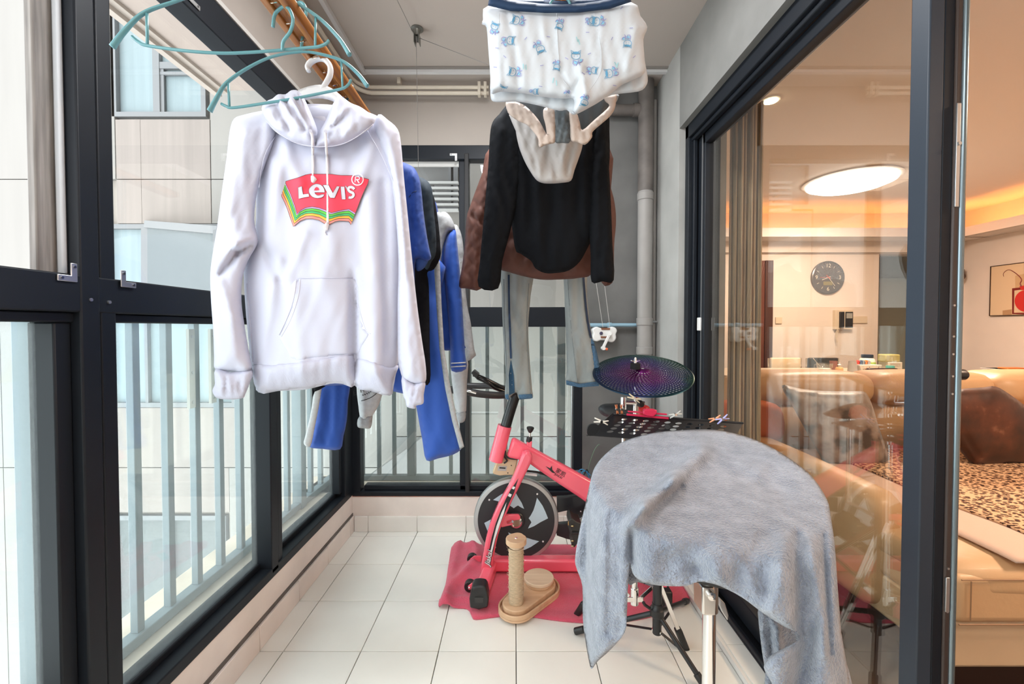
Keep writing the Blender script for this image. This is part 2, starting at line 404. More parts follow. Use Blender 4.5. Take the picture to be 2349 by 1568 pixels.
# ---------------------------------------------------------------- left window wall
w1 = struct(thing('window_1', 'long dark framed side windows over the kerb', 'window', (XL, 1, 0)))
del w1['category']
def fr(parent, name, *b, bev=.004, m=None): return MB().box(*b).build(name, m or m_frame, parent, bev=bev)
fr(w1, 'bottom_rail', XL-.075, -1.0, .222, XL+.004, 2.55, .262)
fr(w1, 'bottom_track', XL-.10, -1.0, .262, XL-.045, 2.55, .285)
fr(w1, 'top_rail', XL-.075, -1.0, 2.225, XL+.002, 2.55, 2.335)
fr(w1, 'transom', XL-.085, -1.0, 1.285, XL+.006, 2.55, 1.370)
fr(w1, 'sash_rail', XL-.075, -1.0, 1.262, XL-.01, 2.55, 1.285)
fr(w1, 'post', XL-.09, .962, .20, XL+.008, 1.008, 2.34)
fr(w1, 'post', XL-.09, 1.012, .20, XL+.004, 1.052, 2.34)
fr(w1, 'mullion', XL-.08, 1.705, .24, XL+.004, 1.755, 1.30)
fr(w1, 'mullion', XL-.07, 1.765, .24, XL-.004, 1.80, 1.30)
fr(w1, 'corner_post', XL-.09, 2.455, .222, XL+.003, 2.60, 2.34)
fr(w1, 'sash_stile', XL-.075, .925, .285, XL-.015, .962, 1.262)
fr(w1, 'sash_stile', XL-.075, 1.052, .285, XL-.03, 1.066, 1.262)
fr(w1, 'sash_stile', XL-.07, 2.42, .285, XL-.015, 2.455, 1.262)
fr(w1, 'top_sash_stile', XL-.055, .915, 1.37, XL-.035, .962, 2.225, m=mat('weathered_grey_seal', (.22,.205,.19), .8, var=.35, vs=12, stretch=(8,8,.4)))
fr(w1, 'seal_strip', XL-.033, .950, 1.37, XL-.018, .962, 2.225, m=mat('pale_seal', (.62,.66,.70), .5))
for y0, y1 in ((-1.0, .93), (1.06, 1.71), (1.80, 2.44)):
    MB().box(XL-.062, y0, .28, XL-.056, y1, 1.265).build('pane', m_glass_low, w1, smooth=0)
for y0, y1 in ((1.052, 2.455),):
    MB().box(XL-.062, y0, 1.37, XL-.056, y1, 2.226).build('pane', m_glass, w1, smooth=0)
# corner brackets
def lbracket(parent, c, ax, up, s=.045, w=.014, t=.003, holes=True):
    c = Vector(c); ax = Vector(ax); up = Vector(up); n = ax.cross(up)
    pts = [c, c+ax*s, c+ax*s+up*w, c+ax*w+up*w, c+ax*w+up*s, c+up*s]
    o = MB().prism(pts, n*t).build('corner_bracket', m_alu, parent, bev=.002)
    mb = MB()
    for q in (c+ax*s*.8+up*w/2, c+up*s*.8+ax*w/2): mb.lathe(q-n*.0005, n, [(.003, -.0015), (.003, t+.0025)], 10)
    mb.build('screw', mat('screw_steel', (.25,.25,.26), .3, metal=1), o)
for y0, d in ((.955, -1), (1.057, 1)):
    lbracket(w1, (XL+.010, y0, 1.352), (0, d, 0), (0, 0, 1), .042)
mb = MB()
for q in ((.985, 1.315), (1.03, 1.312)): mb.lathe((XL+.006, q[0], q[1]), (1,0,0), [(.004, 0), (.004, .004)], 10)
mb.build('screw', m_alu, w1)
lbracket(w1, (XL+.004, 1.30, 2.245), (0, 1, 0), (0, 0, 1), .05)
# hinge plates on the lower sash seen through the glass
for q in (1.40, 1.50):
    o = MB().box(XL-.095, q, .98, XL-.085, q+.025, 1.245).build('hinge_plate', mat('grey_hinge', (.50,.50,.46), .5), w1)
    mb = MB()
    for z in (1.0, 1.1, 1.22): mb.lathe((XL-.085, q+.0125, z), (1,0,0), [(.005, 0), (.005, .003)], 10)
    mb.build('screw', m_alu, o)
# outer sill and guard bars (left)
sl = top(bevel(MB().box(XL-.42, -1.0, .12, XL-.1, 2.95, .205).build('stone_sill', m_sill), .006), 'veined cream stone sill outside the side windows', 'sill')
sl['kind'] = 'structure'; del sl['category']
g1 = thing('guard_rail', 'pale blue-grey steel bar guard outside the side windows', 'railing', (-1.25, 1, .2))
MB().box(-1.27, -1.0, .21, -1.225, 2.87, .245).build('bottom_rail', m_steel_bar, g1, bev=.003)
MB().box(-1.27, -1.0, 1.29, -1.225, 2.87, 1.33).build('top_rail', m_steel_bar, g1, bev=.003)
for k in range(-8, 12):
    Y = 1.378+.132*k
    if abs(Y-1.10) < .03 or abs(Y-2.434) < .05 or Y > 2.8: continue
    MB().box(-1.262, Y-.013, .245, -1.236, Y+.013, 1.29).build('bar', m_steel_bar, g1, bev=.002)
for Y in (1.095, 2.43): MB().box(-1.275, Y-.028, .205, -1.22, Y+.028, 1.33).build('post', m_steel_bar, g1, bev=.003)
# ---------------------------------------------------------------- back window
w2 = struct(thing('window_2', 'dark framed back window of the balcony', 'window', (-.3, YB, 0))); del w2['category']
y0, y1 = YB+.0, YB+.07
fr(w2, 'bottom_rail', -.995, y0-.004, .215, .42, y1, .245); fr(w2, 'bottom_track', -.93, y0+.02, .245, .36, y1+.01, .275)
fr(w2, 'top_rail', -.995, y0-.002, 2.265, .42, y1, 2.35); fr(w2, 'transom', -.28, y0-.002, 1.255, .42, y1, 1.375)
fr(w2, 'transom', -.995, y0+.012, 1.262, -.28, y1, 1.372)
fr(w2, 'mullion', -.338, y0+.02, .24, -.30, y1, 2.30); fr(w2, 'mullion', -.302, y0-.006, .24, -.275, y1, 2.30, m=m_frame_in)
fr(w2, 'jamb', .36, y0-.003, .215, .415, y1, 2.35); fr(w2, 'jamb', -.995, y0, .215, -.945, y1, 2.35)
fr(w2, 'bead', .352, y0+.03, .27, .362, y1-.01, 1.26, m=m_alu)
for x0, x1 in ((-.95, -.33), (-.28, .365)):
    for z0, z1, g in ((.27, 1.262, m_glass_low), (1.37, 2.27, m_glass)):
        MB().box(x0, y0+.045, z0, x1, y0+.05, z1).build('pane', g, w2, smooth=0)
MB().box(-.95, y0+.035, 2.235, -.34, y0+.045, 2.265).build('gasket', mat('pale_gasket', (.5,.5,.48), .6), w2)
lbracket(w2, (-.345, y0-.004, 2.30), (0,0,-1), (-1,0,0), .045)
sb = top(bevel(MB().box(-1.35, YB+.075, .10, .60, 2.97, .205).build('stone_sill', m_sill), .006), 'cream stone sill outside the back window', 'sill')
sb['kind'] = 'structure'; del sb['category']
m_bar_b = mat('grey_painted_steel', (.11,.13,.135), .5)
g2 = thing('guard_rail', 'grey steel bar guard outside the back window', 'railing', (-.3, 2.87, .2))
MB().box(-1.22, 2.85, .21, .6, 2.89, .245).build('bottom_rail', m_bar_b, g2, bev=.003)
MB().box(-1.22, 2.85, 1.29, .6, 2.89, 1.33).build('top_rail', m_bar_b, g2, bev=.003)
for px, w in ((831,1),(869,1),(904,1),(944,2),(990,1),(1034,1),(1078,1),(1118,1),(1160,1),(1198,1),(1242,1),(1287,2)):
    X = P(px, 900, 2.87)[0]; h = .012*w+(.002 if w > 1 else 0)
    MB().box(X-h, 2.87-h, .245, X+h, 2.87+h, 1.29).build('bar', m_bar_b, g2, bev=.002)
# ---------------------------------------------------------------- sliding door
d1 = struct(thing('door_1', 'dark framed glass sliding door to the living room', 'door', (.95, 1.5, 0))); del d1['category']
m_stile = mat('blue_grey_aluminium', (.030,.040,.055), .45, spec=.35)
fr(d1, 'head_frame', .885, -1.0, 2.215, 1.05, 2.207, 2.285); fr(d1, 'head_track', .90, -1.0, 2.195, .925, 2.17, 2.215)
fr(d1, 'jamb_frame', .885, 2.165, 0, 1.05, 2.207, 2.285); fr(d1, 'jamb_frame', .905, 2.145, 0, .925, 2.165, 2.215)
fr(d1, 'sill_track', .888, -1.0, .0, 1.06, 2.207, .035); fr(d1, 'sill_track', .888, -1.0, .035, .905, 2.18, .055)
lf = fr(d1, 'door_leaf', .930, 2.075, .05, .975, 2.15, 2.20)
MB().box(.927, 2.100, .05, .931, 2.106, 2.2).build('bright_seal', m_alu, lf)
fr(lf, 'top_rail', .930, .96, 2.15, .975, 2.10, 2.20); fr(lf, 'bottom_rail', .930, .96, .05, .975, 2.10, .135)
fr(lf, 'meeting_stile', .928, .957, .04, .962, 1.003, 2.21, m=m_stile, bev=.003)
fr(lf, 'meeting_stile', .962, .957, .04, .985, .995, 2.21, m=m_frame, bev=.002)
MB().box(.950, .99, .13, .956, 2.08, 2.155).build('pane', m_glass_door, lf, smooth=0)
fr(lf, 'lock_channel', .985, .953, .04, 1.000, .985, 2.21, m=mat('brown_black_channel', (.05,.035,.03), .4))
MB().tube([(1.006, .957, .04), (1.006, .957, 2.21)], .0075, 10).build('edge_rod', mat('steel_blue_edge', (.20,.26,.29), .25, metal=.7), lf)
pl = MB().box(.986, .950, 1.52, .995, .954, 1.75).build('strike_plate', m_alu, lf, bev=.001)
MB().lathe((.991, .950, 1.66), (0,-1,0), [(.004, 0), (.004, .003)], 10).build('screw', m_alu, pl)
mb = MB()
for z in (1.23, 1.19, 1.14, 1.10, 1.30, .70, .66, .60): mb.lathe((.991, .953, z), (0,-1,0), [(.0025, 0), (.0025, .002)], 8)
mb.build('screw', m_alu, lf)
hp = MB().box(.985, .95, .60, .994, .954, .68).build('strike_plate', m_alu, lf, bev=.001)
MB().lathe((.996, .968, 1.142), (1,0,0), [(.011, 0), (.0125, .006), (.0125, .036), (.010, .040)], 16).build('door_handle', m_black, lf)
lk = MB().box(.918, 2.095, 1.235, .930, 2.125, 1.30).build('latch', m_white_pl, lf, bev=.003)
# ---------------------------------------------------------------- living room shell
m_lwall = mat('warm_white_wall', (.76,.68,.61), .8, var=.02)
m_lceil = mat('white_living_ceiling', (.80,.75,.70), .8)
XW, YW = 5.69, 5.40
wf = struct(MB().box(1.10, YW, 0, 4.65, YW+.15, ZC).build('wall_far', m_lwall), 'cream far wall of the living room')
MB().box(4.65, YW, 2.19, 5.60, YW+.15, ZC).build('lintel', m_lwall, wf)
MB().box(5.60, YW, 0, XW+.1, YW+.15, ZC).build('return', m_lwall, wf)
MB().box(4.60, 6.3, 0, 6.0, 6.35, 2.4).build('passage_wall', mat('olive_passage_wall', (.30,.25,.17), .7), wf)
MB().box(4.58, YW+.15, 0, 4.65, 6.3, 2.4).build('passage_side', mat('brown_passage_side', (.22,.17,.12), .7), wf)
MB().box(5.02, 6.28, 0, 5.9, 6.30, 1.98).build('passage_panel', mat('frosted_olive_panel', (.42,.38,.26), .4), wf)
MB().box(4.58, YW+.15, 2.30, 6.0, 6.35, 2.4).build('passage_ceiling', m_lceil, wf)
MB().box(5.95, YW+.15, 0, 6.0, 6.35, 2.4).build('passage_side', mat('brown_passage_side', (.22,.17,.12), .7), wf)
MB().box(5.60, YW+.15, 0, 6.0, YW+.2, 2.4).build('passage_return', m_lwall, wf)
MB().box(4.66, YW+.3, 1.55, 4.70, YW+.36, 1.70).build('switch_box', m_black, wf)
ws = struct(MB().box(XW, -1.0, 0, XW+.1, YW, ZC).build('wall_side', m_lwall), 'pale side wall of the living room with the picture')
wn = struct(MB().box(1.02, 2.25, 0, 1.115, YW, ZC).build('wall_near', mat('beige_inner_wall', (.60,.55,.46), .8)), 'beige inner wall next to the curtain')
struct(MB().box(1.10, -1.0, ZC, XW+.1, YW, ZC+.1).build('ceiling', m_lceil), 'cream living room ceiling with warm hidden lighting')
struct(MB().box(1.06, -1.0, -.12, XW+.1, 6.4, 0).build('floor', mat('dark_brown_floor', (.06,.03,.02), .3)), 'dark brown living room floor')
struct(MB().box(1.06, -1.1, 0, XW+.1, -1.0, ZC).build('wall_rear', m_lwall), 'rear wall of the living room')
cv = struct(MB().box(1.12, YW-.34, 2.335, XW-.30, YW-.31, 2.44).build('trim_3', m_lceil, None), 'white cove ledge hiding the warm strip light')
MB().box(1.12, YW-.32, 2.335, XW, YW, 2.355).build('shelf', m_lceil, cv)
MB().box(XW-.34, -1.0, 2.335, XW-.31, YW-.31, 2.44).build('ledge', m_lceil, cv); MB().box(XW-.32, -1.0, 2.335, XW, YW-.3, 2.355).build('shelf', m_lceil, cv)
MB().box(1.12, YW-.06, 2.20, XW-.05, YW, 2.335).build('under_moulding', m_lwall, cv)
m_led = mat('warm_strip_light', (1,.6,.3), .5, emit=(1,.36,.09), es=17)
a = thing('cove_strip_light', 'orange glowing strip light on the far wall ledge', 'strip light', (3.5, YW-.2, 2.36))
MB().box(2.4, YW-.24, 2.357, XW-.3, YW-.21, 2.37).build('light_strip', m_led, a)
a = thing('cove_strip_light', 'orange glowing strip light on the side wall ledge', 'strip light', (XW-.2, 3, 2.36))
MB().box(XW-.24, -.9, 2.357, XW-.21, YW-.3, 2.37).build('light_strip', m_led, a)
lx, ly, _ = PF(1950, 415, 2.69)
a = thing('ceiling_lamp', 'large round glowing white ceiling lamp seen through the glass', 'ceiling lamp', (lx, ly, ZC))
MB().lathe((lx, ly, ZC), (0,0,-1), [(.40, 0), (.40, .012), (.36, .02)], 48).build('base', mat('pale_lamp_base', (.6,.55,.5), .5), a)
MB().lathe((lx, ly, ZC-.018), (0,0,-1), [(.355, 0), (.36, .02), (.30, .045), (.2, .052), (.001, .055)], 48).build('diffuser', mat('lamp_diffuser', (1,1,1), .4, emit=(1,.96,.9), es=9), a)
lx, ly, _ = PF(1768, 232, 2.69)
a = thing('recessed_light', 'small warm recessed ceiling light above the curtain', 'ceiling light', (lx, ly, ZC))
MB().lathe((lx, ly, ZC), (0,0,-1), [(.055, 0), (.055, .006), (.045, .008)], 28).build('bezel', m_white_pl, a)
MB().lathe((lx, ly, ZC-.006), (0,0,-1), [(.043, 0), (.040, .006), (.001, .009)], 28).build('bulb', mat('warm_bulb', (1,.9,.7), .4, emit=(1,.82,.5), es=30), a)
# ---------------------------------------------------------------- facade across the yard
YFc = 4.6
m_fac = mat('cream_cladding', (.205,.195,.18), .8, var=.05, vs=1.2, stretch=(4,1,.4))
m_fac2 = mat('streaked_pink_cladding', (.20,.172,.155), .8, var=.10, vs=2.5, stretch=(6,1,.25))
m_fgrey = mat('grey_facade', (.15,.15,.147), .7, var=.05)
ap = thing('apartment_facade', 'cream clad apartment block facing across the narrow yard', 'building', (-3, YFc, 0))
MB().box(-9, YFc+.06, -6, 2.0, YFc+.5, 9).build('core_wall', mat('joint_core', (.30,.27,.24), .9), ap)  # core wall colour seen through the open joints
def rect(px0, py0, px1, py1, Y): 
    return P(px0, 751, Y)[0], P(px0, py1, Y)[2], P(px1, 751, Y)[0], P(px0, py0, Y)[2]
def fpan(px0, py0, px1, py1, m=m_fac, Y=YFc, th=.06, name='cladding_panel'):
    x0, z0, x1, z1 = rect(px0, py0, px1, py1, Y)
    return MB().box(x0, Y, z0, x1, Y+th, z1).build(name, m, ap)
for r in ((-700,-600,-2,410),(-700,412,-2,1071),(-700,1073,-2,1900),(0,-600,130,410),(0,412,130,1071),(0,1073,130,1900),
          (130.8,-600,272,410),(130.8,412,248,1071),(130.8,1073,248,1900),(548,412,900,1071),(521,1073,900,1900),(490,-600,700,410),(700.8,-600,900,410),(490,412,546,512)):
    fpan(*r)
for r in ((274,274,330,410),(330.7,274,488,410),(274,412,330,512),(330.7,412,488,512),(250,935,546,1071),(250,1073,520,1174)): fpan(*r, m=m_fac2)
for r in ((902,-600,1500,368,m_fac),(1056,370,1500,1000,m_fac),(902,484,1054,1000,m_fac),(902,1002,1500,1900,mat('grey_lower_render', (.17,.17,.165), .8))): fpan(*r[:4], m=r[4])  # lower band is a darker grey wall
m_fwin = mat('facade_window_glass', (.155,.195,.205), .6, spec=.15, var=.12, vs=2, stretch=(5,1,.3))
m_ffr = mat('facade_window_frame', (.13,.135,.14), .5)
m_curt = mat('pale_net_curtain', (.185,.235,.25), .8, var=.08, vs=3, stretch=(6,1,.2))
def fwin(px0, py0, px1, py1, bars, glass=m_fwin, label=None):
    x0, z0, x1, z1 = rect(px0, py0, px1, py1, YFc+.05)
    f = MB(); t = .05
    for b in ((x0,z0,x0+t,z1),(x1-t,z0,x1,z1),(x0+t,z0,x1-t,z0+t),(x0+t,z1-t,x1-t,z1)): f.box(b[0], YFc+.0, b[1], b[2], YFc+.05, b[3])
    w = f.build('window', m_ffr, ap); MB().box(x0, YFc+.052, z0, x1, YFc+.058, z1).build('pane', glass, w)
    for i_, b in enumerate(bars):
        a = rect(*b, YFc+.02); MB().box(a[0], YFc+.005+.004*i_, max(a[1], z0+.02), a[2], YFc+.045-.003*i_, min(a[3], z1-.02)).build('frame_bar', m_ffr, w)
    return w
fwin(276, -400, 487, 272, ((363,-400,378,272),(363,143,487,158),(378,165,487,172),(378,158,386,272)), m_curt)
w = fwin(250, 516, 546, 932, ((333,516,340,932),), m_curt)
fwin(250, 1178, 518, 1800, ((380,1178,388,1800),(430,1178,436,1800)), mat('grey_window_glass', (.13,.14,.14), .8, spec=.1))
fwin(903, 372, 1053, 482, ((1030,372,1036,482),), m_fgrey)
# outward-opened casement on the facade window
cs = None
q = [P(334, 514, 4.585), P(500, 528, 4.05), P(500, 690, 4.05), P(334, 664, 4.585)]
q = [Vector(a) for a in q]
mb = MB()
for i in range(4): mb.beam(q[i], q[(i+1) % 4], .075, .03, up=(0,1,0))
cs = mb.build('casement_sash', m_ffr, ap, label='open grey casement sash')
MB().prism([q[0], q[1], q[2], q[3]], (0,.006,0)).build('pane', mat('grey_sash_glass', (.12,.135,.14), .7, spec=.1), cs)
for t in (.35, .62): MB().beam(q[0].lerp(q[1], t)+Vector((0,.01,0)), q[3].lerp(q[2], t)+Vector((0,.01,0)), .02, .01, up=(0,1,0)).build('glazing_bar', m_white_pl, cs)
# louvres, stair flank seen through the back window
lv = thing('louvre_rack', 'white horizontal louvre rails on the wall seen through the back window', 'louvre', P(1015, 450, 4.5))
for k in range(6):
    a = P(960, 420+k*12.5, 4.5); b = P(1052, 420+k*12.5, 4.5); MB().box(a[0], 4.47, a[2]-.012, b[0], 4.52, a[2]+.012).build('slat', mat('dull_white_rail', (.36,.36,.35), .7), lv)
MB().box(P(985,420,4.5)[0], 4.52, P(985,485,4.5)[2], P(985,420,4.5)[0]+.04, 4.55, P(985,415,4.5)[2]).build('upright', m_fgrey, lv)
st = top(MB().slab([(1056, 940), (1056, 1100), (835, 1100)], 4.3, 4.45).build('stair_flank', m_fgrey), 'grey sloping stair flank seen low through the back window', 'staircase')
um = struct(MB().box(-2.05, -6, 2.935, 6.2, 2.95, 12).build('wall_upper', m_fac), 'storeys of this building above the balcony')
# eaves soffit of this building, outside the side windows
sf = struct(thing('roof_soffit', 'x', 'x', (-1.6, 1, 2.2))); del sf['category']; sf['label'] = 'beige soffit panel outside the top of the side windows'
MB().box(-2.02, -1.0, 2.885, -1.08, 2.95, 2.93).build('soffit_panel', mat('beige_soffit', (.36,.30,.265), .8), sf)
MB().box(-2.06, -1.0, 2.84, -2.02, 2.95, 2.93).build('soffit_edge', mat('brown_edge', (.38,.33,.29), .7), sf)
MB().box(-2.02, -1.0, 2.865, -1.98, 2.95, 2.885).build('drip_strip', mat('brown_edge', (.38,.33,.29), .7), sf)
# ================================================================ LAUNDRY AND AIRING POLES
m_white_f = mat('white_sweatshirt_fleece', (.56,.575,.69), .85, sheen=.2, bump=.15, bs=350, bd=.0006)
m_white_rib = mat('white_ribbed_knit', (.54,.55,.67), .85, sheen=.2, bump=.5, bs=120, bd=.001, stretch=(6,1,.3))
m_seam = mat('white_stitching', (.64,.65,.76), .8)
m_teal = mat('teal_hanger_plastic', (.115,.30,.33), .3)
m_wpl = mat('pearly_white_plastic', (.72,.72,.72), .25, sub=.2)
m_pole = ramp_mat('golden_wood_finish', [(.3,(.20,.065,.015)),(.55,(.36,.14,.03)),(.7,(.45,.20,.06))], 6, .22, stretch=(12,.6,12))
m_string = mat('white_cord', (.8,.8,.84), .8)
# poles ------------------------------------------------------------
def pole(name, x0, z0, label, ya, yb, group):
    t = thing(name, label, 'airing pole', (x0, ya, z0), group)
    W, H = .030, .016
    prof = [(-W,-.3*H),(-.8*W,-H),(-.35*W,-H),(-.30*W,-.45*H),(.30*W,-.45*H),(.35*W,-H),(.8*W,-H),(W,-.3*H),(W,.4*H),(.6*W,H),(-.6*W,H),(-W,.4*H)]
    MB().prism([(x0+a, ya, z0+b) for a, b in prof], (0, yb-ya, 0)).build('profile', m_pole, t, bev=.002)
    MB().box(x0-.026, yb, z0-.014, x0+.026, yb+.012, z0+.014).build('end_cap', mat('gold_end_cap', (.8,.5,.15), .25, metal=1), t, bev=.004)
    mb = MB(); y = ya+.04
    while y < yb:
        c = [(x0-.004, y, z0-.010), (x0-.006, y-.005, z0-.016), (x0, y-.012, z0-.021), (x0+.006, y-.007, z0-.016), (x0+.004, y, z0-.010)]
        mb.tube(spl(c, 3), .0016, 5); y += .055
    mb.build('hook_loops', mat('bright_wire', (.85,.8,.7), .15, metal=1), t, kind='stuff')
    return t
pole('airing_pole', -.462, 1.890, 'golden wood-look airing pole over the side windows carrying the white hoodie', -.2, 2.04, 'ceiling airing poles')
pole('airing_pole', .112, 2.125, 'golden airing pole behind the printed boxer shorts', -.2, 1.74, 'ceiling airing poles')
# ceiling pulley and cables
m_wire = mat('steel_wire', (.20,.19,.18), .4, metal=.6)
pu = P(957, 105, 2.08)
t = thing('ceiling_pulley', 'small grey metal pulley bracket on the ceiling', 'pulley', (pu[0], 2.08, ZC))
MB().lathe((pu[0], 2.08, ZC-.001), (0,0,-1), [(.030,0),(.030,.004),(.018,.008),(.014,.02),(.013,.035)], 20).build('base', mat('grey_zinc', (.22,.22,.20), .35, metal=.8), t)
MB().lathe((pu[0]-.008, 2.08, ZC-.05), (1,0,0), [(.018,0),(.014,.004),(.014,.012),(.018,.016)], 20).build('wheel', mat('dark_zinc', (.10,.10,.09), .4, metal=.6), t)
MB().box(pu[0]-.013, 2.06, ZC-.075, pu[0]-.010, 2.10, ZC-.03).build('cheek', mat('grey_zinc', (.2,.2,.2)), t); MB().box(pu[0]+.010, 2.06, ZC-.075, pu[0]+.013, 2.10, ZC-.03).build('cheek', MATS['grey_zinc'], t)
c1 = MB().tube([(pu[0], 2.06, ZC-.05), (pu[0]+.01, 2.055, 1.905)], .0011, 5).build('cable', m_wire); top(c1, 'thin steel cable dropping from the ceiling pulley to the airing pole', 'cable')
c2 = MB().tube([(pu[0]+.01, 2.08, ZC-.045), P(1130, 152, 1.95), (.112, 1.72, 2.60)], .0013, 5).build('cable', m_wire); top(c2, 'steel cable slanting across the ceiling behind the boxer shorts', 'cable')
c3 = MB().tube([(pu[0]-.01, 2.08, ZC-.04), (-.72, -.2, 2.68)], .0011, 5).build('cable', m_wire); top(c3, 'thin steel cable running forward along the ceiling from the pulley', 'cable')
c4 = MB().tube([(.112, 1.72, 2.60), (.112, 1.72, 2.142)], .0011, 5).build('cable', m_wire); top(c4, 'short steel cable holding up the pole behind the boxer shorts', 'cable')
c4 = MB().tube([P(1226, -4, 1.03), P(1226, 10, 1.03), (.112, 1.02, 2.10)], .0011, 5); 
# hangers ------------------------------------------------------------
def teal_hanger(label, Y, arm, low, struts, hook, rots=None):
    t = thing('clothes_hanger', label, 'clothes hanger', P(hook[-1][0], hook[-1][1], Y), 'empty teal hangers')
    def d(p): return P(p[0], p[1], Y+(p[2] if len(p) > 2 else 0))
    A = spl([d(p) for p in arm], 8); n = len(A)
    r = [.0032+.0034*abs(2*i/(n-1)-1)**2 for i in range(n)]
    MB().tube(A, r, 10, sy=.75).build('shoulder_arm', m_teal, t, 180)
    MB().tube(spl([d(p) for p in low], 8), .0030, 8).build('lower_bar', m_teal, t, 180)
    for a, b in struts: MB().tube([d(a), d(b)], .0025, 8).build('strut', m_teal, t, 180)
    MB().tube(spl([d(p) for p in hook], 6), .0032, 8).build('hook', m_teal, t, 180)
    return t
teal_hanger('empty teal plastic hanger nearest the viewer, top left', .84,
    [(258,108,-.05),(285,72,-.045),(330,30,-.035),(400,4,-.02),(480,-22,-.01),(560,-30,0),(650,-8,.01),(726,37,.03),(775,85,.045),(802,126,.05)],
    [(303,84,-.03),(318,96,-.03),(340,105,-.028),(430,117,-.02),(520,122,-.008),(620,117,.005),(700,110,.018),(730,107,.022),(748,100,.025),(754,93,.027)],
    [((337,30,-.034),(338,104,-.028)),((724,37,.03),(723,108,.022))],
    [(648,116,.005),(650,95,.0),(666,72,-.004),(672,45,-.006),(664,22,-.004),(652,14,.0),(640,22,.004),(630,35,.006),(626,62,.007)])
teal_hanger('empty teal plastic hanger hung just in front of the white hoodie', .93,
    [(481,255,-.03),(497,225,-.028),(520,190,-.022),(570,155,-.015),(625,130,-.008),(690,119,0),(735,124,.01),(785,140,.022),(820,168,.035),(843,198,.042)],
    [(508,238,-.02),(518,243,-.02),(535,247,-.018),(600,238,-.01),(680,225,0),(745,212,.015),(785,203,.02),(799,194,.024),(805,183,.027)],
    [((524,190,-.022),(526,244,-.02)),((783,141,.022),(786,202,.02))],
    [(690,119,0),(694,85,.004),(694,60,.008),(702,30,.01),(698,12,.012),(688,6,.012),(678,16,.012)])
for i, (Y, px) in enumerate(((1.215, 826),)):
    t = thing('clothes_hanger', 'dark teal hanger hook on the wooden pole behind the hood', 'clothes hanger', P(800, 220, 1.2), 'empty teal hangers')
    MB().tube(spl([P(795,232,1.18),P(800,215,1.18),P(808,208,1.18),P(808,198,1.18),P(800,196,1.18),P(794,204,1.18)], 6), .0035, 8).build('hook', mat('dark_teal_plastic', (.03,.09,.10), .3), t, 180)
# white hanger carrying the hoodie
t = thing('clothes_hanger', 'white plastic hanger inside the hood of the white hoodie', 'clothes hanger', P(735, 150, .99))
Yh = 1.0
MB().tube(spl([P(x,y,Yh) for x,y in ((738,205),(744,195),(756,180),(760,160),(752,143),(738,136),(732,142))]+[P(x,y,Yh+.01) for x,y in ((722,140),(708,146),(703,158),(707,163))], 5), [.0095]*1+[.0085]*50, 10, sy=.6).build('hook', m_wpl, t, 180) if False else None
hk = spl([P(x,y,Yh) for x,y in ((738,206),(748,190),(757,172),(757,152),(745,137),(731,134),(716,140),(706,152),(708,163))], 6)
MB().tube(hk, [.0072+.0015*math.sin(i/len(hk)*3.1) for i in range(len(hk))], 12, sy=.7).build('hook', m_wpl, t, 180)
Cloth([(675,212),(700,200),(735,194),(765,205),(800,235),(835,262),(820,268),(775,238),(740,226),(700,230),(650,250),(600,268),(590,262),(640,235)], Yh, T=.007, Rr=.012, step=6).build('yoke', m_wpl, t)
# ---------------------------------------------------------------- white hoodie
def sm(c): return c
HY = 1.03
hd = thing('hoodie', 'white hooded sweatshirt with a red printed logo on a white hanger', 'hoodie', P(740, 560, HY))
def bodyfn(x, y):
    f = .014*np.exp(-((x-745)/70)**2)*np.clip((y-330)/150, 0, 1)
    f += .020*np.exp(-((x-863-(y-760)*.02)/26)**2)*np.clip((y-560)/160, 0, 1)      # pocket-side lobe
    f -= .026*np.exp(-((x-812-(y-760)*.01)/9)**2)*np.clip((y-600)/80, 0, 1)
    f += .006*np.sin((x-600)/46.)*np.clip((y-300)/150, 0, 1)
    f += .003*np.clip((y-822+(x-600)*.03)/6, 0, 1)*np.where(x < 812, 1, 0)
    return f
body = Cloth([(645,243),(600,255),(570,275),(575,330),(583,400),(588,480),(582,540),(560,590),(562,690),(570,780),(578,850),(586,880),(592,898),(640,896),(700,893),(757,880),(785,880),(813,884),(850,896),(893,907),(903,880),(908,850),(914,826),(918,700),(922,560),(924,420),(918,330),(900,290),(862,264),(800,245),(720,238)],
    HY, T=.05, Rr=.09, step=7, fn=bodyfn, wav=(.0012, 70), seed=1.3,
    folds=[(640,380,600,560,22,.016),(655,330,690,420,16,.012),(850,330,820,430,16,.010),(640,600,590,850,14,.011),(600,560,640,640,10,-.011),(690,860,672,660,18,.008),(880,420,890,800,10,-.012),(760,560,740,640,30,.006),(850,450,860,620,20,.010),(700,540,660,640,14,.008)])
body.build('body', m_white_f, hd)
sl_ = Cloth([(634,250),(600,254),(560,263),(537,272),(527,300),(520,360),(510,430),(498,520),(488,580),(482,630),(484,690),(489,760),(491,820),(494,846),(530,852),(576,850),(570,800),(560,740),(554,690),(556,640),(568,600),(590,560),(590,540),(583,500),(590,440),(604,390),(632,312)],
    HY-.045, T=.034, Rr=.05, step=8, wav=(.002, 50), seed=4,
    folds=[(590,543,540,560,9,.018),(540,560,495,610,10,.015),(588,558,545,580,6,-.022),(542,582,500,638,8,-.016),(505,640,540,740,12,.009),(492,650,500,800,10,.008),(545,740,575,830,8,-.008),(560,300,520,480,20,.008),(585,330,560,520,18,-.006),(570,500,545,560,14,.006)])
sl_.build('sleeve', m_white_f, hd)
cf = Cloth([(494,846),(530,853),(578,850),(572,880),(562,905),(556,913),(525,916),(497,912),(487,896),(493,880)], HY-.052, T=.017, Rr=.04, step=6, wav=(.002, 18), seed=2, folds=[(540,850,552,905,6,-.006),(500,855,505,905,8,.004)])
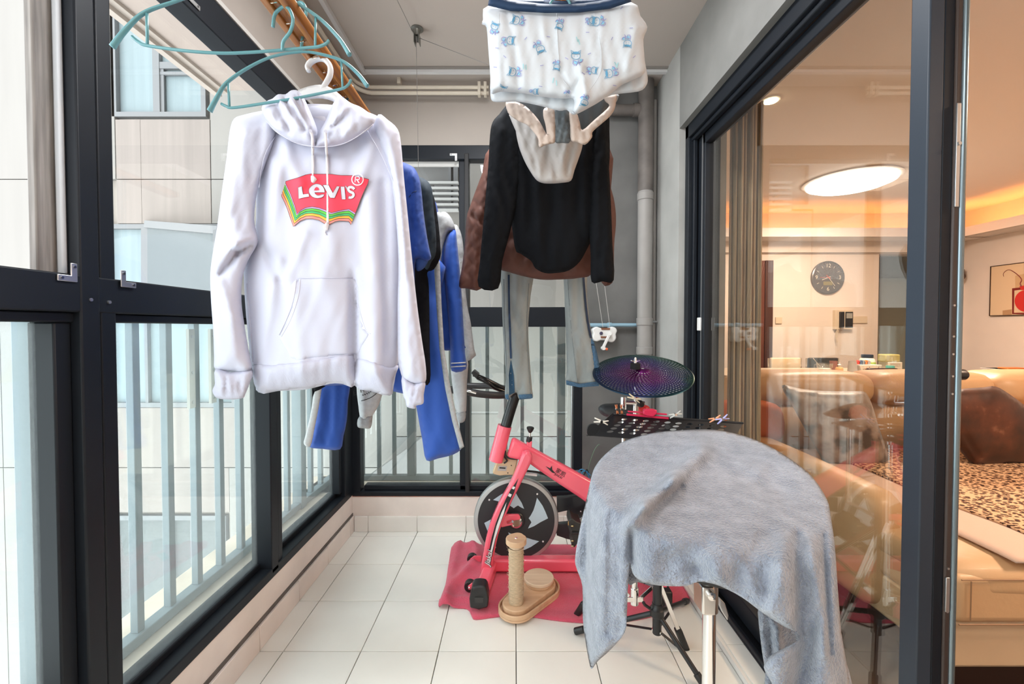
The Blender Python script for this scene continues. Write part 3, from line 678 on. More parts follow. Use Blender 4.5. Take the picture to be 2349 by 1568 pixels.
cf.build('cuff', m_white_rib, hd)
Cloth([(545,828),(577,840),(577,870),(556,862)], HY-.02, T=.012, Rr=.02, step=6).build('sleeve_fold', m_white_f, hd)
sr = Cloth([(868,262),(890,275),(912,296),(920,330),(926,400),(936,500),(946,600),(957,700),(968,780),(977,842),(975,878),(950,882),(927,872),(918,850),(913,820),(912,700),(914,600),(908,500),(898,420),(882,360),(858,300)],
    HY-.035, T=.030, Rr=.045, step=7, wav=(.002, 40), seed=7, folds=[(918,560,924,860,7,-.008),(940,520,965,840,9,.006),(915,420,930,640,8,.005),(915,790,935,870,6,.006),(880,300,915,420,12,.006)])
sr.build('sleeve', m_white_f, hd)
cf2 = Cloth([(922,862),(950,880),(975,874),(972,905),(971,925),(955,930),(952,937),(934,933),(930,918),(925,905)], HY-.042, T=.015, Rr=.03, step=5, wav=(.0018, 15), seed=3)
cf2.build('cuff', m_white_rib, hd)
hem = Cloth([(579,836),(620,834),(680,828),(740,820),(812,812),(813,884),(785,880),(757,880),(700,893),(640,896),(592,899)], lambda x, y: body.front(x, y)+.005, T=.012, Rr=.01, step=7, wav=(.0010, 26), seed=5)
hem.build('hem_band', m_white_rib, hd)
hem2 = Cloth([(815,822),(850,826),(890,838),(914,838),(908,858),(903,885),(895,907),(850,897),(815,885)], lambda x, y: body.front(x, y)+.005, T=.012, Rr=.01, step=7, wav=(.0010, 20), seed=6)
hem2.build('hem_band', m_white_rib, hd)
pk = Cloth([(676,638),(813,636),(821,695),(836,750),(850,766),(836,790),(821,816),(740,820),(676,828),(655,806),(637,775),(655,735),(668,690)], lambda x, y: body.front(x, y)+.003, T=.006, Rr=.006, step=8)
pk.build('kangaroo_pocket', m_white_f, hd)
for pts in ([(689,640),(684,680),(668,730),(645,772)], [(680,640),(674,682),(659,728),(640,768)], [(676,638),(740,637),(811,636)]): seam('pocket_stitching', pts, pk, .0007, m_seam, hd, off=.0002)
seam('pocket_stitching', [(813,650),(822,700),(838,754),(850,765)], body, .0010, m_seam, hd); seam('pocket_stitching', [(843,760),(825,800),(820,822)], body, .0009, m_seam, hd)
seam('raglan_seam', [(632,312),(612,345),(600,385),(594,430)], sl_, .0009, m_seam, hd, off=.0); seam('raglan_seam', [(843,300),(870,345),(893,395),(907,440),(911,520)], body, .0009, m_seam, hd, off=.012)
seam('side_seam', [(566,650),(574,740),(580,830)], body, .0010, m_seam, hd)
seam('hem_stitching', [(580,834),(640,832),(720,822),(812,811)], hem, .0009, m_seam, hd)
# hood
hb = Cloth([(716,262),(748,264),(760,285),(745,320),(722,322),(705,290)], HY-.03, T=.012, Rr=.02, step=6); hb.build('hood_back', mat('white_fleece_inside', (.62,.61,.68), .9), hd)
HL = Cloth([(600,250),(612,232),(625,226),(638,216),(655,216),(668,207),(684,208),(697,224),(708,247),(722,280),(728,300),(726,320),(724,337),(700,333),(677,328),(655,317),(636,305),(618,287)],
    HY-.075, T=.032, Rr=.035, step=6, wav=(.0015, 30), seed=3,
    folds=[(640,224,690,290,6,.010),(660,215,712,290,5,.010),(684,214,722,305,5,.011),(650,225,700,300,4,-.010),(673,214,716,296,3.5,-.010),(628,232,665,300,5,-.008),(612,245,640,295,7,.006)])
HL.build('hood', m_white_f, hd)
HRr = Cloth([(776,220),(788,224),(805,236),(825,244),(843,256),(862,270),(853,290),(834,305),(812,318),(790,329),(768,335),(745,337),(724,337),(727,318),(735,298),(748,275),(760,245)],
    HY-.075, T=.032, Rr=.035, step=6, wav=(.0015, 34), seed=8,
    folds=[(775,232,740,300,6,.010),(805,243,755,290,7,.009),(800,252,765,290,5,-.008),(750,300,800,262,9,-.004),(830,262,790,310,9,.005)])
HRr.build('hood', m_white_f, hd)
seam('neck_seam', [(610,276),(636,303),(680,328),(726,336),(775,333),(815,316),(856,285)], body, .0008, m_seam, hd, off=.050)
# drawstrings
def cord(name, pts, base, off, r=.0028, lab=None):
    q = spl(pts, 6); Yv = [base(a, b)-off for a, b in q]
    return MB().tube([P(a, b, c) for (a, b), c in zip(q, Yv)], r, 8).build(name, m_string, hd, 180)
def by(a, b): 
    return min(float(body.front([a], [b])[0]), HY-.105 if b < 335 else (HY-.09 if b < 350 else 9))
cord('drawstring', [(712,301),(716,312),(717,335),(718,370),(718,402)], by, .004)
cord('drawstring', [(747,303),(748,330),(751,380),(752,440),(752,512)], by, .004)
MB().tube([body.at(717,405,.004), body.at(720,411,.008), body.at(718,418,.004)], [.004,.0068,.004], 8).build('drawstring_knot', m_string, hd, 180)
MB().tube([body.at(751,513,.004), body.at(747,520,.008), body.at(748,528,.004)], [.004,.006,.004], 8).build('drawstring_knot', m_string, hd, 180)
cord('drawstring_end', [(718,416),(717,440),(715,460),(717,484)], by, .003, .0014); cord('drawstring_end', [(748,526),(745,533),(748,538)], by, .003, .0014)
for a, b in ((712,300),(747,301)): MB().tube([P(a,b,HY-.118), P(a,b,HY-.105)], .0035, 10).build('eyelet', m_seam, hd)
# print on the chest
def L_(p): return (640+p[0]/9.8, 380+p[1]/9.8)
topc = [(150,350),(270,312),(420,270),(520,232),(600,203),(720,180),(900,186),(1050,186),(1180,188),(1300,205),(1400,215),(1640,218),(1800,245),(2020,305)]
rgt = [(2000,400),(1940,510),(1880,640),(1830,760),(1780,900)]
c_hi = [(1715,1062),(1570,972),(1450,990),(1350,1010),(1260,1035),(1180,1055),(1110,1035),(1050,995),(900,942),(740,918),(600,938),(480,1000),(405,1082)]
c_lo = [(1615,1325),(1570,1250),(1450,1238),(1350,1236),(1260,1255),(1180,1292),(1110,1330),(1050,1318),(900,1222),(740,1188),(600,1190),(480,1235),(320,1365)]
l_hi = [(370,940),(320,800),(270,660),(210,530),(150,400)]
l_lo = [(250,1160),(190,980),(130,830),(60,690),(58,640)]
def lay(t): return [(a[0]+(b[0]-a[0])*t, a[1]+(b[1]-a[1])*t) for a, b in zip(c_hi, c_lo)], [(a[0]+(b[0]-a[0])*t, a[1]+(b[1]-a[1])*t) for a, b in zip(l_hi, l_lo)]
cols = [('print_salmon', (.86,.29,.24)), ('print_yellow', (.90,.48,.06)), ('print_green', (.06,.50,.17)), ('print_leaf_green', (.12,.56,.07)), ('print_lilac', (.62,.42,.80)), ('print_red', (.90,.055,.10))]
ts = [1.0, .76, .54, .34, .13, 0]
m_ink = mat('print_outline', (.10,.06,.06), .8)
for i, ((nm, c), t) in enumerate(zip(cols, ts)):
    cc, ll = lay(t); poly = [L_(p) for p in topc+rgt+cc+ll]
    nm2 = 'printed_panel' if t == 0 else 'printed_band'
    decal(nm2, [poly], body, mat(nm, c, .75), hd, off=.0028+.0006*i, step=7)
    line = [L_(p) for p in ([] if t else topc+rgt)+cc+ll]+([L_(topc[0])] if t == 0 else [])
    decal('print_outline', [ribbon(line, .9 if t else 1.0)], body, m_ink, hd, off=.0032+.0006*i, step=7)
m_let = mat('print_letter', (.62,.62,.70), .8)
e_out = [(1030,600),(1020,530),(985,465),(935,425),(880,408),(830,405),(780,420),(725,455),(685,500),(668,545),(672,600),(695,650),(740,695),(800,722),(870,730),(950,718),(1000,690),(1018,640),(960,642),(900,665),(860,662),(820,635),(798,600)]
let = [[(425,488),(470,470),(515,462),(525,550),(540,640),(665,625),(680,695),(560,715),(440,745),(432,620)], e_out, [(980,430),(1050,428),(1115,432),(1160,520),(1210,610),(1255,530),(1300,455),(1365,465),(1305,600),(1250,725),(1150,722),(1105,655),(1060,570)], [(1382,465),(1470,468),(1485,600),(1500,757),(1412,757),(1395,620)], [(1485,450),(1508,448),(1530,490),(1512,530)]]
let = [[L_(p) for p in q] for q in let]+[ribbon([L_(p) for p in spl([(1695,530),(1655,490),(1600,480),(1560,500),(1560,545),(1600,585),(1655,610),(1675,655),(1650,700),(1600,715),(1560,705)], 3)], 6.6)]
decal('lettering', let, body, m_let, hd, off=.0070, step=5)
for q in let[:1]+let[1:]: decal('lettering_outline', [ribbon(list(q)+[q[0]], .7)], body, m_ink, hd, off=.0074, step=6)
decal('letter_counter', [[L_(p) for p in ((785,553),(850,556),(908,545),(890,500),(850,475),(812,495))]], body, MATS['print_red'], hd, off=.0076, step=4)
rg = [(1765+128*math.cos(a), 308+128*math.sin(a)) for a in np.linspace(0, 2*math.pi, 25)[:-1]]
m_lr = mat('print_ring', (.75,.62,.66), .8)
decal('registered_mark', [ribbon([L_(p) for p in rg+[rg[0]]], 2.6), ribbon([L_(p) for p in ((1710,370),(1722,245),(1790,245),(1812,275),(1800,310),(1715,312))], 2.0), ribbon([L_(p) for p in ((1750,312),(1805,390))], 2.4)], body, m_lr, hd, off=.0074, step=4)
# ---------------------------------------------------------------- garments behind the hoodie
def garment(name, label, cat, poly, Y, m, parts=(), T=.03, Rr=.05, wav=(.004, 55), seed=0, folds=(), step=10, group=None, part='body', fn=None):
    x = sum(p[0] for p in poly)/len(poly); y = sum(p[1] for p in poly)/len(poly)
    t = thing(name, label, cat, P(x, y, Y), group); c = Cloth(poly, Y, T, Rr, folds, wav, seed, step, fn=fn); c.build(part, m, t); return t, c
m_blue = mat('royal_blue_jersey', (.006,.050,.29), .75, sheen=.08, bump=.1, bs=300, bd=.0005)
m_blue2 = mat('bright_blue_tracksuit', (.014,.080,.41), .7, sheen=.08)
m_navy = mat('navy_jersey', (.006,.022,.10), .8)
m_tee = mat('dark_teal_jersey', (.012,.026,.040), .8)
m_blk = mat('black_jersey', (.006,.006,.008), .9, spec=.15)
m_gry = mat('heather_grey_jersey', (.40,.41,.42), .85, var=.10, vs=120)
m_gry2 = mat('pale_grey_jersey', (.56,.57,.58), .85, var=.06, vs=90)
t, c = garment('t_shirt', 'royal blue short-sleeved t-shirt directly behind the white hoodie', 't-shirt',
    [(700,350),(800,330),(880,350),(925,372),(945,420),(950,520),(952,700),(955,800),(955,896),(905,898),(850,880),(700,870),(640,700),(640,420)], 1.22, m_blue, seed=1)
s2 = Cloth([(880,352),(915,368),(935,376),(950,385),(960,403),(966,430),(972,490),(980,545),(986,575),(989,592),(978,598),(955,594),(948,640),(930,640),(915,560),(900,430)], 1.205, T=.03, Rr=.04, step=7, wav=(.004, 22), seed=4, folds=[(950,400,962,580,6,.008),(944,420,950,560,4,-.008)])
s2.build('sleeve', m_blue, t); 
Cloth([(950,583),(975,580),(984,592),(975,612),(960,622),(952,612)], 1.215, T=.012, Rr=.02, step=5).build('sleeve_lining', mat('blue_inside', (.02,.06,.22), .8), t)
seam('shoulder_seam', [(938,452),(946,442),(955,438)], s2, .0012, m_navy, t)
t, c = garment('t_shirt', 'dark teal t-shirt second behind the white hoodie', 't-shirt',
    [(900,390),(955,403),(975,411),(986,422),(992,440),(995,480),(1000,530),(1001,560),(999,585),(990,600),(980,619),(968,606),(955,600),(930,620),(900,500)], 1.34, m_tee, seed=3, T=.03, wav=(.006, 26), step=8, folds=[(978,430,996,560,6,.010)])
t, c = garment('t_shirt', 'long black t-shirt hanging behind the blue shirt', 't-shirt',
    [(720,430),(900,420),(950,430),(990,440),(1004,500),(1010,560),(1010,590),(995,618),(980,625),(984,660),(986,800),(986,876),(960,880),(900,872),(800,862),(760,878),(722,898),(716,880)], 1.44, m_blk, seed=5, wav=(.005, 40))
t, c = garment('sports_jacket', 'royal blue and grey tracksuit jacket with striped cuff', 'jacket',
    [(900,440),(960,435),(990,452),(1002,470),(1009,500),(1020,490),(1034,500),(1040,520),(1046,560),(1052,620),(1058,700),(1063,780),(1064,800),(1000,800),(940,760),(900,700)], 1.62, m_blue, seed=7, step=8)
Cloth([(1000,500),(1011,487),(1022,486),(1033,496),(1041,512),(1044,528),(1034,530),(1025,540),(1015,580),(1010,640),(1000,640)], 1.595, T=.03, Rr=.04, step=6, wav=(.003, 20)).build('shoulder_panel', m_gry, t)
s3 = Cloth([(1018,578),(1025,545),(1035,530),(1045,528),(1049,560),(1055,620),(1060,690),(1064,760),(1067,810),(1069,846),(1036,850),(1033,800),(1027,720),(1020,640)], 1.585, T=.035, Rr=.05, step=7, wav=(.002, 24), seed=2)
s3.build('sleeve', m_blue2, t)
for yy in (831, 839): seam('cuff_stripe', [(1035.5,yy+2),(1052,yy+1),(1068,yy)], s3, .0022, m_gry2, t, off=.001)
t, c = garment('sweatshirt', 'heather grey sweatshirt furthest back on the side pole', 'sweatshirt',
    [(1000,520),(1042,514),(1053,524),(1060,545),(1064,580),(1066,640),(1072,700),(1080,740),(1088,800),(1091,816),(1062,820),(1050,700),(1000,660)], 1.76, m_gry, seed=3, wav=(.003, 18), step=7)
Cloth([(1036,830),(1072,820),(1071,880),(1070,930),(1067,945),(1048,945),(1040,900)], 1.80, T=.03, Rr=.04, step=7, wav=(.004, 18)).build('sleeve', m_gry2, t)
Cloth([(1048,943),(1068,942),(1066,965),(1052,968)], 1.80, T=.012, Rr=.02, step=5, wav=(.002, 8)).build('cuff', m_gry, t)
t, c = garment('sweatshirt', 'pale grey sweatshirt sleeve with a black round badge below the hoodie hem', 'sweatshirt',
    [(820,840),(885,860),(878,900),(868,930),(856,950),(846,964),(828,962),(822,930),(818,890)], 1.7, m_gry2, seed=6, wav=(.004, 30), folds=[(870,900,848,955,5,-.008)], step=7, part='sleeve')
Cloth([(824,955),(852,950),(854,962),(850,981),(835,982),(820,978)], 1.70, T=.018, Rr=.02, step=5, wav=(.002, 10)).build('cuff', m_gry, t)
Cloth([(700,560),(1000,560),(1010,700),(900,850),(820,855),(760,845)], 1.78, T=.03, Rr=.04, step=14).build('body', m_gry2, t)
m_badge = mat('badge_print', (.02,.02,.02), .8)
arc = [(815+62*math.cos(a), 872+48*math.sin(a)) for a in np.linspace(.12, 1.35, 12)]; arc2 = [(815+52*math.cos(a), 870+38*math.sin(a)) for a in np.linspace(.2, 1.3, 12)]
decal('badge_print', [ribbon([q for q in arc if q[0] < 875], 1.6)]+[ribbon([arc2[i], ((arc2[i][0]+arc2[i+1][0])/2, (arc2[i][1]+arc2[i+1][1])/2)], 3) for i in range(11)], c, m_badge, t, off=.003, step=4)
for ch, px, py, s_ in (('R', 829, 894, .030), ('.', 844, 892, .03), ('E', 812, 902, .028)):
    o_ = c.at(px, py, .006); text_obj('badge_lettering', ch, o_, (1,0,.45), (-.45,0,1), s_, m_badge, t, shear=.3)
# tracksuit trousers
tp = thing('track_pants', 'bright blue tracksuit trousers with grey side stripes', 'trousers', P(880, 900, 1.5))
lp = Cloth([(955,620),(985,600),(1006,600),(1008,660),(1013,740),(1020,810),(1030,880),(1042,950),(1055,1010),(1060,1027),(1040,1042),(1005,1051),(978,1055),(969,1010),(960,960),(950,900),(940,800)], 1.52, T=.03, Rr=.05, step=9, wav=(.004, 60), seed=2, folds=[(955,930,982,1045,5,-.008),(1000,700,1010,1000,25,.010)])
lp.build('leg', m_blue2, tp)
Cloth([(1000,585),(1009,600),(1013,700),(1019,800),(1032,880),(1047,955),(1065,1024),(1055,1031),(1037,965),(1021,890),(1008,800),(1001,700),(996,620)], 1.458, T=.003, Rr=.004, step=4, smoothp=0).build('side_stripe', m_gry, tp)
lp2 = Cloth([(728,860),(800,860),(798,920),(796,960),(788,1000),(780,1030),(740,1029),(708,1023),(716,990),(724,940)], 1.54, T=.03, Rr=.05, step=8, wav=(.004, 40), seed=8, folds=[(760,900,745,1010,10,-.008),(785,880,780,960,8,-.006)])
lp2.build('leg', m_blue2, tp)
Cloth([(722,880),(738,880),(732,930),(722,980),(712,1023),(697,1018),(700,1000),(710,960),(718,915)], 1.492, T=.006, Rr=.008, step=4).build('side_stripe', m_gry2, tp)
Cloth([(730,600),(1000,585),(1000,700),(940,860),(860,760),(800,870),(728,870)], 1.56, T=.03, Rr=.05, step=14, wav=(.004, 60)).build('seat', m_blue2, tp)
# ---------------------------------------------------------------- right-hand pole: boxers, briefs, black top, jacket, jeans
m_box = mat('white_printed_cotton', (.60,.64,.68), .85, sheen=.2)
m_band = mat('blue_waistband', (.004,.030,.085), .7, bump=.4, bs=300, bd=.0006, stretch=(1,1,6))
bx = thing('boxer_shorts', 'white boxer shorts printed with small blue animals and a navy waistband', 'underwear', P(1290, 100, 1.0))
full = [(1122,12),(1108,45),(1106,56),(1116,63),(1120,110),(1125,180),(1125,219),(1132,233),(1160,234),(1195,234),(1244,244),(1283,254),(1300,252),(1312,262),(1327,260),(1368,238),(1403,218),(1464,210),(1482,197),(1486,178),(1479,137),(1476,90),(1485,62),(1469,36),(1448,5),(1330,20),(1250,22)]
fr1 = Cloth(full, 1.045, T=.012, Rr=.03, step=9, wav=(.003, 40)); fr1.build('back_panel', m_box, bx)
frt = Cloth([(1122,12),(1108,45),(1106,56),(1116,63),(1120,110),(1125,170),(1126,214),(1150,210),(1200,214),(1244,222),(1290,226),(1314,226),(1317,240),(1313,258),(1327,258),(1368,236),(1392,222),(1425,196),(1450,184),(1478,168),(1479,137),(1476,90),(1485,62),(1469,36),(1448,5),(1330,20),(1250,22)],
    1.01, T=.032, Rr=.05, step=7, wav=(.0012, 34), seed=3,
    folds=[(1277,60,1283,165,3,.004),(1283,165,1320,215,4,-.006),(1376,40,1380,160,3,.004),(1330,150,1345,215,10,.012),(1345,160,1300,225,5,-.008),(1140,80,1150,210,6,.006),(1180,110,1190,210,6,-.005),(1160,30,1175,80,5,-.004),(1240,30,1250,90,5,.004),(1460,60,1440,150,8,.006)])
frt.build('front_panel', m_box, bx)
bnd = Cloth([(1124,-14),(1180,1),(1240,8),(1290,10),(1340,7),(1380,1),(1442,-14),(1449,4),(1400,20),(1330,29),(1250,30),(1170,25),(1119,13)], .985, T=.012, Rr=.010, step=6, smoothp=0); bnd.build('waistband', m_band, bx)
Cloth([(1124,-14),(1180,-4),(1290,2),(1380,-5),(1442,-14),(1400,12),(1290,22),(1170,16)], 1.05, T=.006, Rr=.006, step=8, smoothp=0).build('waistband_back', m_band, bx)
for pts in ([(1277,32),(1279,90),(1283,140),(1290,180),(1312,205)], [(1363,30),(1375,90),(1380,130),(1376,170),(1350,210)], [(1144,30),(1146,70)]): seam('seam_line', pts, frt, .0008, m_box, bx)
cat_l = mat('blue_animal_print', (.10,.30,.48), .85); cat_p = mat('violet_animal_print', (.24,.25,.55), .85); cat_t = mat('pale_teal_print', (.35,.62,.66), .85); cat_s = mat('pale_blue_print', (.25,.55,.72), .85)
def doodle(px, py, s, rot):
    c_, s_ = math.cos(R_(rot)), math.sin(R_(rot))
    def T_(q): return [(px+(a*c_-b*s_)*s, py+(a*s_+b*c_)*s) for a, b in q]
    ell = lambda cx, cy, rx, ry, n=14: [(cx+rx*math.cos(2*math.pi*k/n), cy+ry*math.sin(2*math.pi*k/n)) for k in range(n+1)]
    A = [ribbon(T_(ell(0, -4, 9, 7.5)), 1.3), ribbon(T_([(-8,-8),(-10,-15),(-4,-11)]), 1.5), ribbon(T_([(8,-8),(10,-15),(4,-11)]), 1.5), T_([(-8,-9),(0,-12),(8,-9),(3,-7),(-3,-7)])]
    B = [ribbon(T_([(-5,4),(-6,12),(-2,16)]), 1.4), ribbon(T_([(5,4),(6,12),(9,15)]), 1.4), ribbon(T_([(-3,6),(3,10),(0,16)]), 1.4), ribbon(T_([(6,10),(12,8),(14,3)]), 1.6)]
    D = [T_(ell(-3,-3,.9,.9,6)[:-1]), T_(ell(3,-3,.9,.9,6)[:-1])]
    S = [T_([(-4,7),(4,7),(3,13),(-3,12)]), T_([(7,4),(11,2),(13,6),(9,9)])]
    return A, B, D, S
A_, B_, D_, S_ = [], [], [], []
for q in ((1188,48,1.1,-70),(1133,64,.95,20),(1166,92,1.05,95),(1238,108,1.05,160),(1285,56,.9,200),(1372,50,1.15,-80),(1355,46,.8,95),(1440,95,1.0,185),(1321,132,1.15,0),(1180,166,1.05,-75),(1278,150,.8,190),(1359,160,.85,100),(1402,168,1.1,-95),(1152,208,.9,20),(1225,210,.7,90),(1302,218,.7,190),(1342,232,.95,200)):
    a, b, d, s = doodle(*q); f_ = lambda L: [p for p in L if inside(np.array(p), frt.poly).all()]
    A_ += f_(a); B_ += f_(b); D_ += f_(d); S_ += f_(s)
decal('animal_print', A_+D_, frt, cat_l, bx, step=5, off=.0024, kind='stuff'); decal('animal_print', B_, frt, cat_p, bx, step=5, off=.0026, kind='stuff'); decal('animal_print', S_, frt, cat_s, bx, step=5, off=.0020, kind='stuff')
dsh = [ribbon([(a-4*math.cos(R_(r)), b-4*math.sin(R_(r))), (a+4*math.cos(R_(r)), b+4*math.sin(R_(r)))], 1.2) for a, b, r in ((1206,88,-50),(1258,84,10),(1348,74,0),(1352,123,-25),(1300,134,30),(1140,110,5),(1158,130,40),(1243,150,-10),(1136,154,5),(1240,198,10),(1404,88,-65),(1448,64,-5),(1426,18,-50),(1192,203,-30),(1455,130,-40),(1338,168,30),(1410,196,10))]
decal('dash_print', [p for p in dsh if inside(np.array(p), frt.poly).all()], frt, cat_p, bx, step=5, off=.0024, kind='stuff')
decal('stroke_print', [ribbon([(a, b), (a+c_, b+12)], 2.2) for a, b, c_ in ((1322,84,4),(1327,90,3),(1270,178,-2),(1276,184,1),(1200,146,1),(1206,148,1),(1410,142,6),(1418,143,-4))], frt, cat_t, bx, step=5, off=.0019, kind='stuff')
hg = thing('clothes_hanger', 'teal hanger hook on the pole just above the boxer shorts', 'clothes hanger', P(1285, 0, 1.03))
MB().tube(spl([P(1262,9,1.02),P(1268,0,1.02),P(1280,-8,1.02),P(1292,-8,1.02),P(1303,0,1.02),P(1308,10,1.02)], 5), .003, 8).build('bar', m_teal, hg, 180)
MB().tube(spl([P(1128,-4,1.02),P(1135,-14,1.02),P(1200,-30,1.02),P(1285,-34,1.02),P(1380,-30,1.02),P(1440,-14,1.02)], 5), .003, 8).build('bar', m_teal, hg, 180)
MB().tube([P(1284,-34,1.02), (.112, 1.02, 2.09)], .003, 8).build('hook', m_teal, hg, 180)
# black and beige briefs
m_gz = mat('sheer_charcoal_mesh', (.055,.062,.065), .45, sheen=.4); m_bei = mat('beige_elastic', (.60,.49,.42), .8)
bf = thing('briefs', 'charcoal mesh briefs with wide beige edging under the boxer shorts', 'underwear', P(1290, 280, 1.13))
Cloth([(1178,225),(1300,225),(1412,212),(1410,240),(1390,262),(1342,318),(1330,326),(1300,322),(1270,326),(1245,325),(1225,290),(1195,262)], 1.145, T=.010, Rr=.02, step=8, wav=(.003, 30)).build('mesh_panel', m_gz, bf)
Cloth([(1271,248),(1306,248),(1306,280),(1309,324),(1290,328),(1273,325),(1275,290)], 1.12, T=.008, Rr=.012, step=6, wav=(.004, 14), seed=2).build('gusset', mat('grey_satin', (.10,.12,.13), .3, sheen=.3), bf)
b1 = Cloth([(1161,232),(1185,234),(1205,243),(1225,262),(1240,282),(1251,303),(1254,306),(1251,285),(1246,265),(1249,248),(1270,248),(1273,275),(1274,300),(1273,326),(1262,330),(1250,333),(1240,338),(1235,333),(1234,318),(1222,300),(1208,286),(1194,280),(1180,272),(1165,258)], 1.11, T=.0035, Rr=.004, step=6, wav=(.003, 16), seed=1); b1.build('edging', m_bei, bf)
b2 = Cloth([(1306,255),(1322,258),(1330,280),(1336,298),(1362,276),(1392,250),(1397,240),(1388,232),(1388,222),(1413,216),(1413,235),(1409,252),(1398,268),(1375,288),(1359,303),(1358,315),(1342,332),(1325,326),(1310,322),(1308,290)], 1.11, T=.0035, Rr=.004, step=6, wav=(.002, 18), seed=4); b2.build('edging', m_bei, bf)
pn = thing('briefs', 'pale grey cotton briefs hanging lowest under the boxer shorts', 'underwear', P(1262, 340, 1.25))
Cloth([(1178,250),(1183,300),(1190,335),(1200,362),(1212,386),(1228,410),(1242,419),(1262,421),(1290,419),(1310,414),(1318,390),(1328,362),(1336,335),(1338,300),(1335,250)], 1.25, T=.025, Rr=.04, step=6, wav=(.003, 26), seed=2, folds=[(1195,280,1235,400,6,-.006),(1255,330,1275,400,10,-.010),(1300,330,1270,410,12,.010),(1225,300,1240,400,6,.006),(1310,300,1300,400,6,-.006)]).build('front_panel', mat('pale_grey_cotton', (.50,.475,.455), .85), pn)
# black top
bt = thing('long_sleeved_top', 'black long-sleeved top hanging in front of the brown jacket', 'top', P(1260, 450, 1.42))
m_bk2 = mat('soft_black_knit', (.007,.008,.010), .95, spec=.15, sheen=0, bump=.1, bs=200)
bb_ = Cloth([(1162,250),(1200,225),(1340,225),(1392,250),(1398,300),(1396,400),(1370,520),(1352,560),(1346,572),(1330,600),(1305,620),(1275,626),(1250,626),(1228,615),(1218,598),(1195,582),(1180,562),(1166,420)], 1.43, T=.045, Rr=.08, step=10, wav=(.006, 48), seed=2, folds=[(1232,300,1240,600,12,.012),(1210,320,1222,580,8,-.010),(1300,320,1305,600,12,.010),(1325,340,1330,570,8,-.010)]); bb_.build('body', m_bk2, bt)
Cloth([(1170,240),(1145,262),(1130,280),(1124,310),(1120,380),(1114,450),(1107,530),(1101,600),(1098,657),(1143,661),(1152,600),(1168,540),(1185,470),(1195,400),(1195,300)], 1.40, T=.022, Rr=.04, step=8, wav=(.004, 30), seed=5, folds=[(1150,300,1125,640,12,.010)]).build('sleeve', m_bk2, bt)
Cloth([(1370,250),(1388,270),(1393,330),(1398,400),(1402,480),(1405,560),(1408,642),(1382,645),(1357,646),(1355,590),(1352,520),(1355,420),(1360,300)], 1.40, T=.022, Rr=.04, step=8, wav=(.004, 26), seed=8).build('sleeve', m_bk2, bt)
# brown quilted jacket
m_brn = mat('brown_quilted_shell', (.115,.040,.026), .65, sheen=0, bump=.2, bs=60); m_lin = mat('dark_brown_lining', (.05,.014,.012), .7)
def quilt(x, y):
    u = (x*.72+y*.69)/26.; v = (x*.72-y*.69)/26.
    return -.0035*(np.exp(-((u-np.round(u))*8)**2)+np.exp(-((v-np.round(v))*8)**2))
jk = thing('quilted_jacket', 'brown diamond-quilted jacket behind the black top', 'jacket', P(1230, 500, 1.55))
Cloth([(1130,330),(1250,300),(1395,330),(1400,450),(1402,560),(1360,626),(1330,637),(1280,641),(1240,641),(1200,633),(1165,623),(1145,614),(1110,560),(1105,420)], 1.57, T=.05, Rr=.08, step=6, fn=quilt, wav=(.005, 70), seed=3).build('body', m_brn, jk)
Cloth([(1135,340),(1118,365),(1105,400),(1090,440),(1077,476),(1070,500),(1066,560),(1060,610),(1053,656),(1070,661),(1104,662),(1120,600),(1130,500),(1140,400)], 1.52, T=.028, Rr=.05, step=5, fn=quilt, wav=(.004, 30), seed=6, folds=[(1082,495,1110,510,6,-.008),(1095,480,1105,560,6,.006)]).build('sleeve', m_brn, jk)
Cloth([(1385,400),(1404,440),(1412,480),(1413,515),(1409,560),(1408,610),(1405,648),(1380,648),(1375,560)], 1.53, T=.04, Rr=.05, step=6, fn=quilt, seed=9).build('sleeve', m_brn, jk)
Cloth([(1146,612),(1200,620),(1300,628),(1360,622),(1330,637),(1280,641),(1240,641),(1200,633),(1165,623)], 1.60, T=.008, Rr=.01, step=7).build('lining', m_lin, jk)
# jeans
m_jean = mat('washed_inside_out_denim', (.31,.34,.335), .85, var=.22, vs=11, bump=.2, bs=250, bd=.0008, stretch=(1,1,.4)); m_den = mat('navy_denim_edge', (.02,.045,.10), .8); m_hemd = mat('blue_denim_hem', (.06,.14,.24), .8, var=.25, vs=150)
jn = thing('jeans', 'pale blue inside-out jeans hanging below the brown jacket', 'jeans', P(1270, 760, 1.72))
j1 = Cloth([(1150,600),(1151,660),(1152,720),(1155,780),(1159,830),(1161,870),(1158,895),(1159,912),(1166,916),(1175,905),(1185,900),(1190,914),(1205,915),(1222,912),(1221,895),(1217,850),(1213,790),(1212,740),(1217,680),(1222,600)], 1.72, T=.03, Rr=.04, step=6, wav=(.004, 30), seed=1, folds=[(1168,640,1172,820,2.5,-.006),(1212,660,1212,890,2,.003),(1172,825,1176,905,4,-.012)]); j1.build('leg', m_jean, jn)
j2 = Cloth([(1296,600),(1295,680),(1297,740),(1299,800),(1300,850),(1299,880),(1330,886),(1372,884),(1376,868),(1371,830),(1362,790),(1353,740),(1347,680),(1342,600)], 1.72, T=.03, Rr=.04, step=6, wav=(.004, 34), seed=5, folds=[(1303,640,1325,880,2.5,.004)]); j2.build('leg', m_jean, jn)
Cloth([(1150,560),(1345,560),(1343,640),(1296,640),(1285,610),(1230,610),(1222,640),(1150,640)], 1.74, T=.03, Rr=.04, step=12).build('waist', m_jean, jn)
decal('denim_stripe', [ribbon(spl([(1167,630),(1168,700),(1170,760),(1172,822)], 4), 4.5)], j1, m_den, jn, step=5, off=.004)
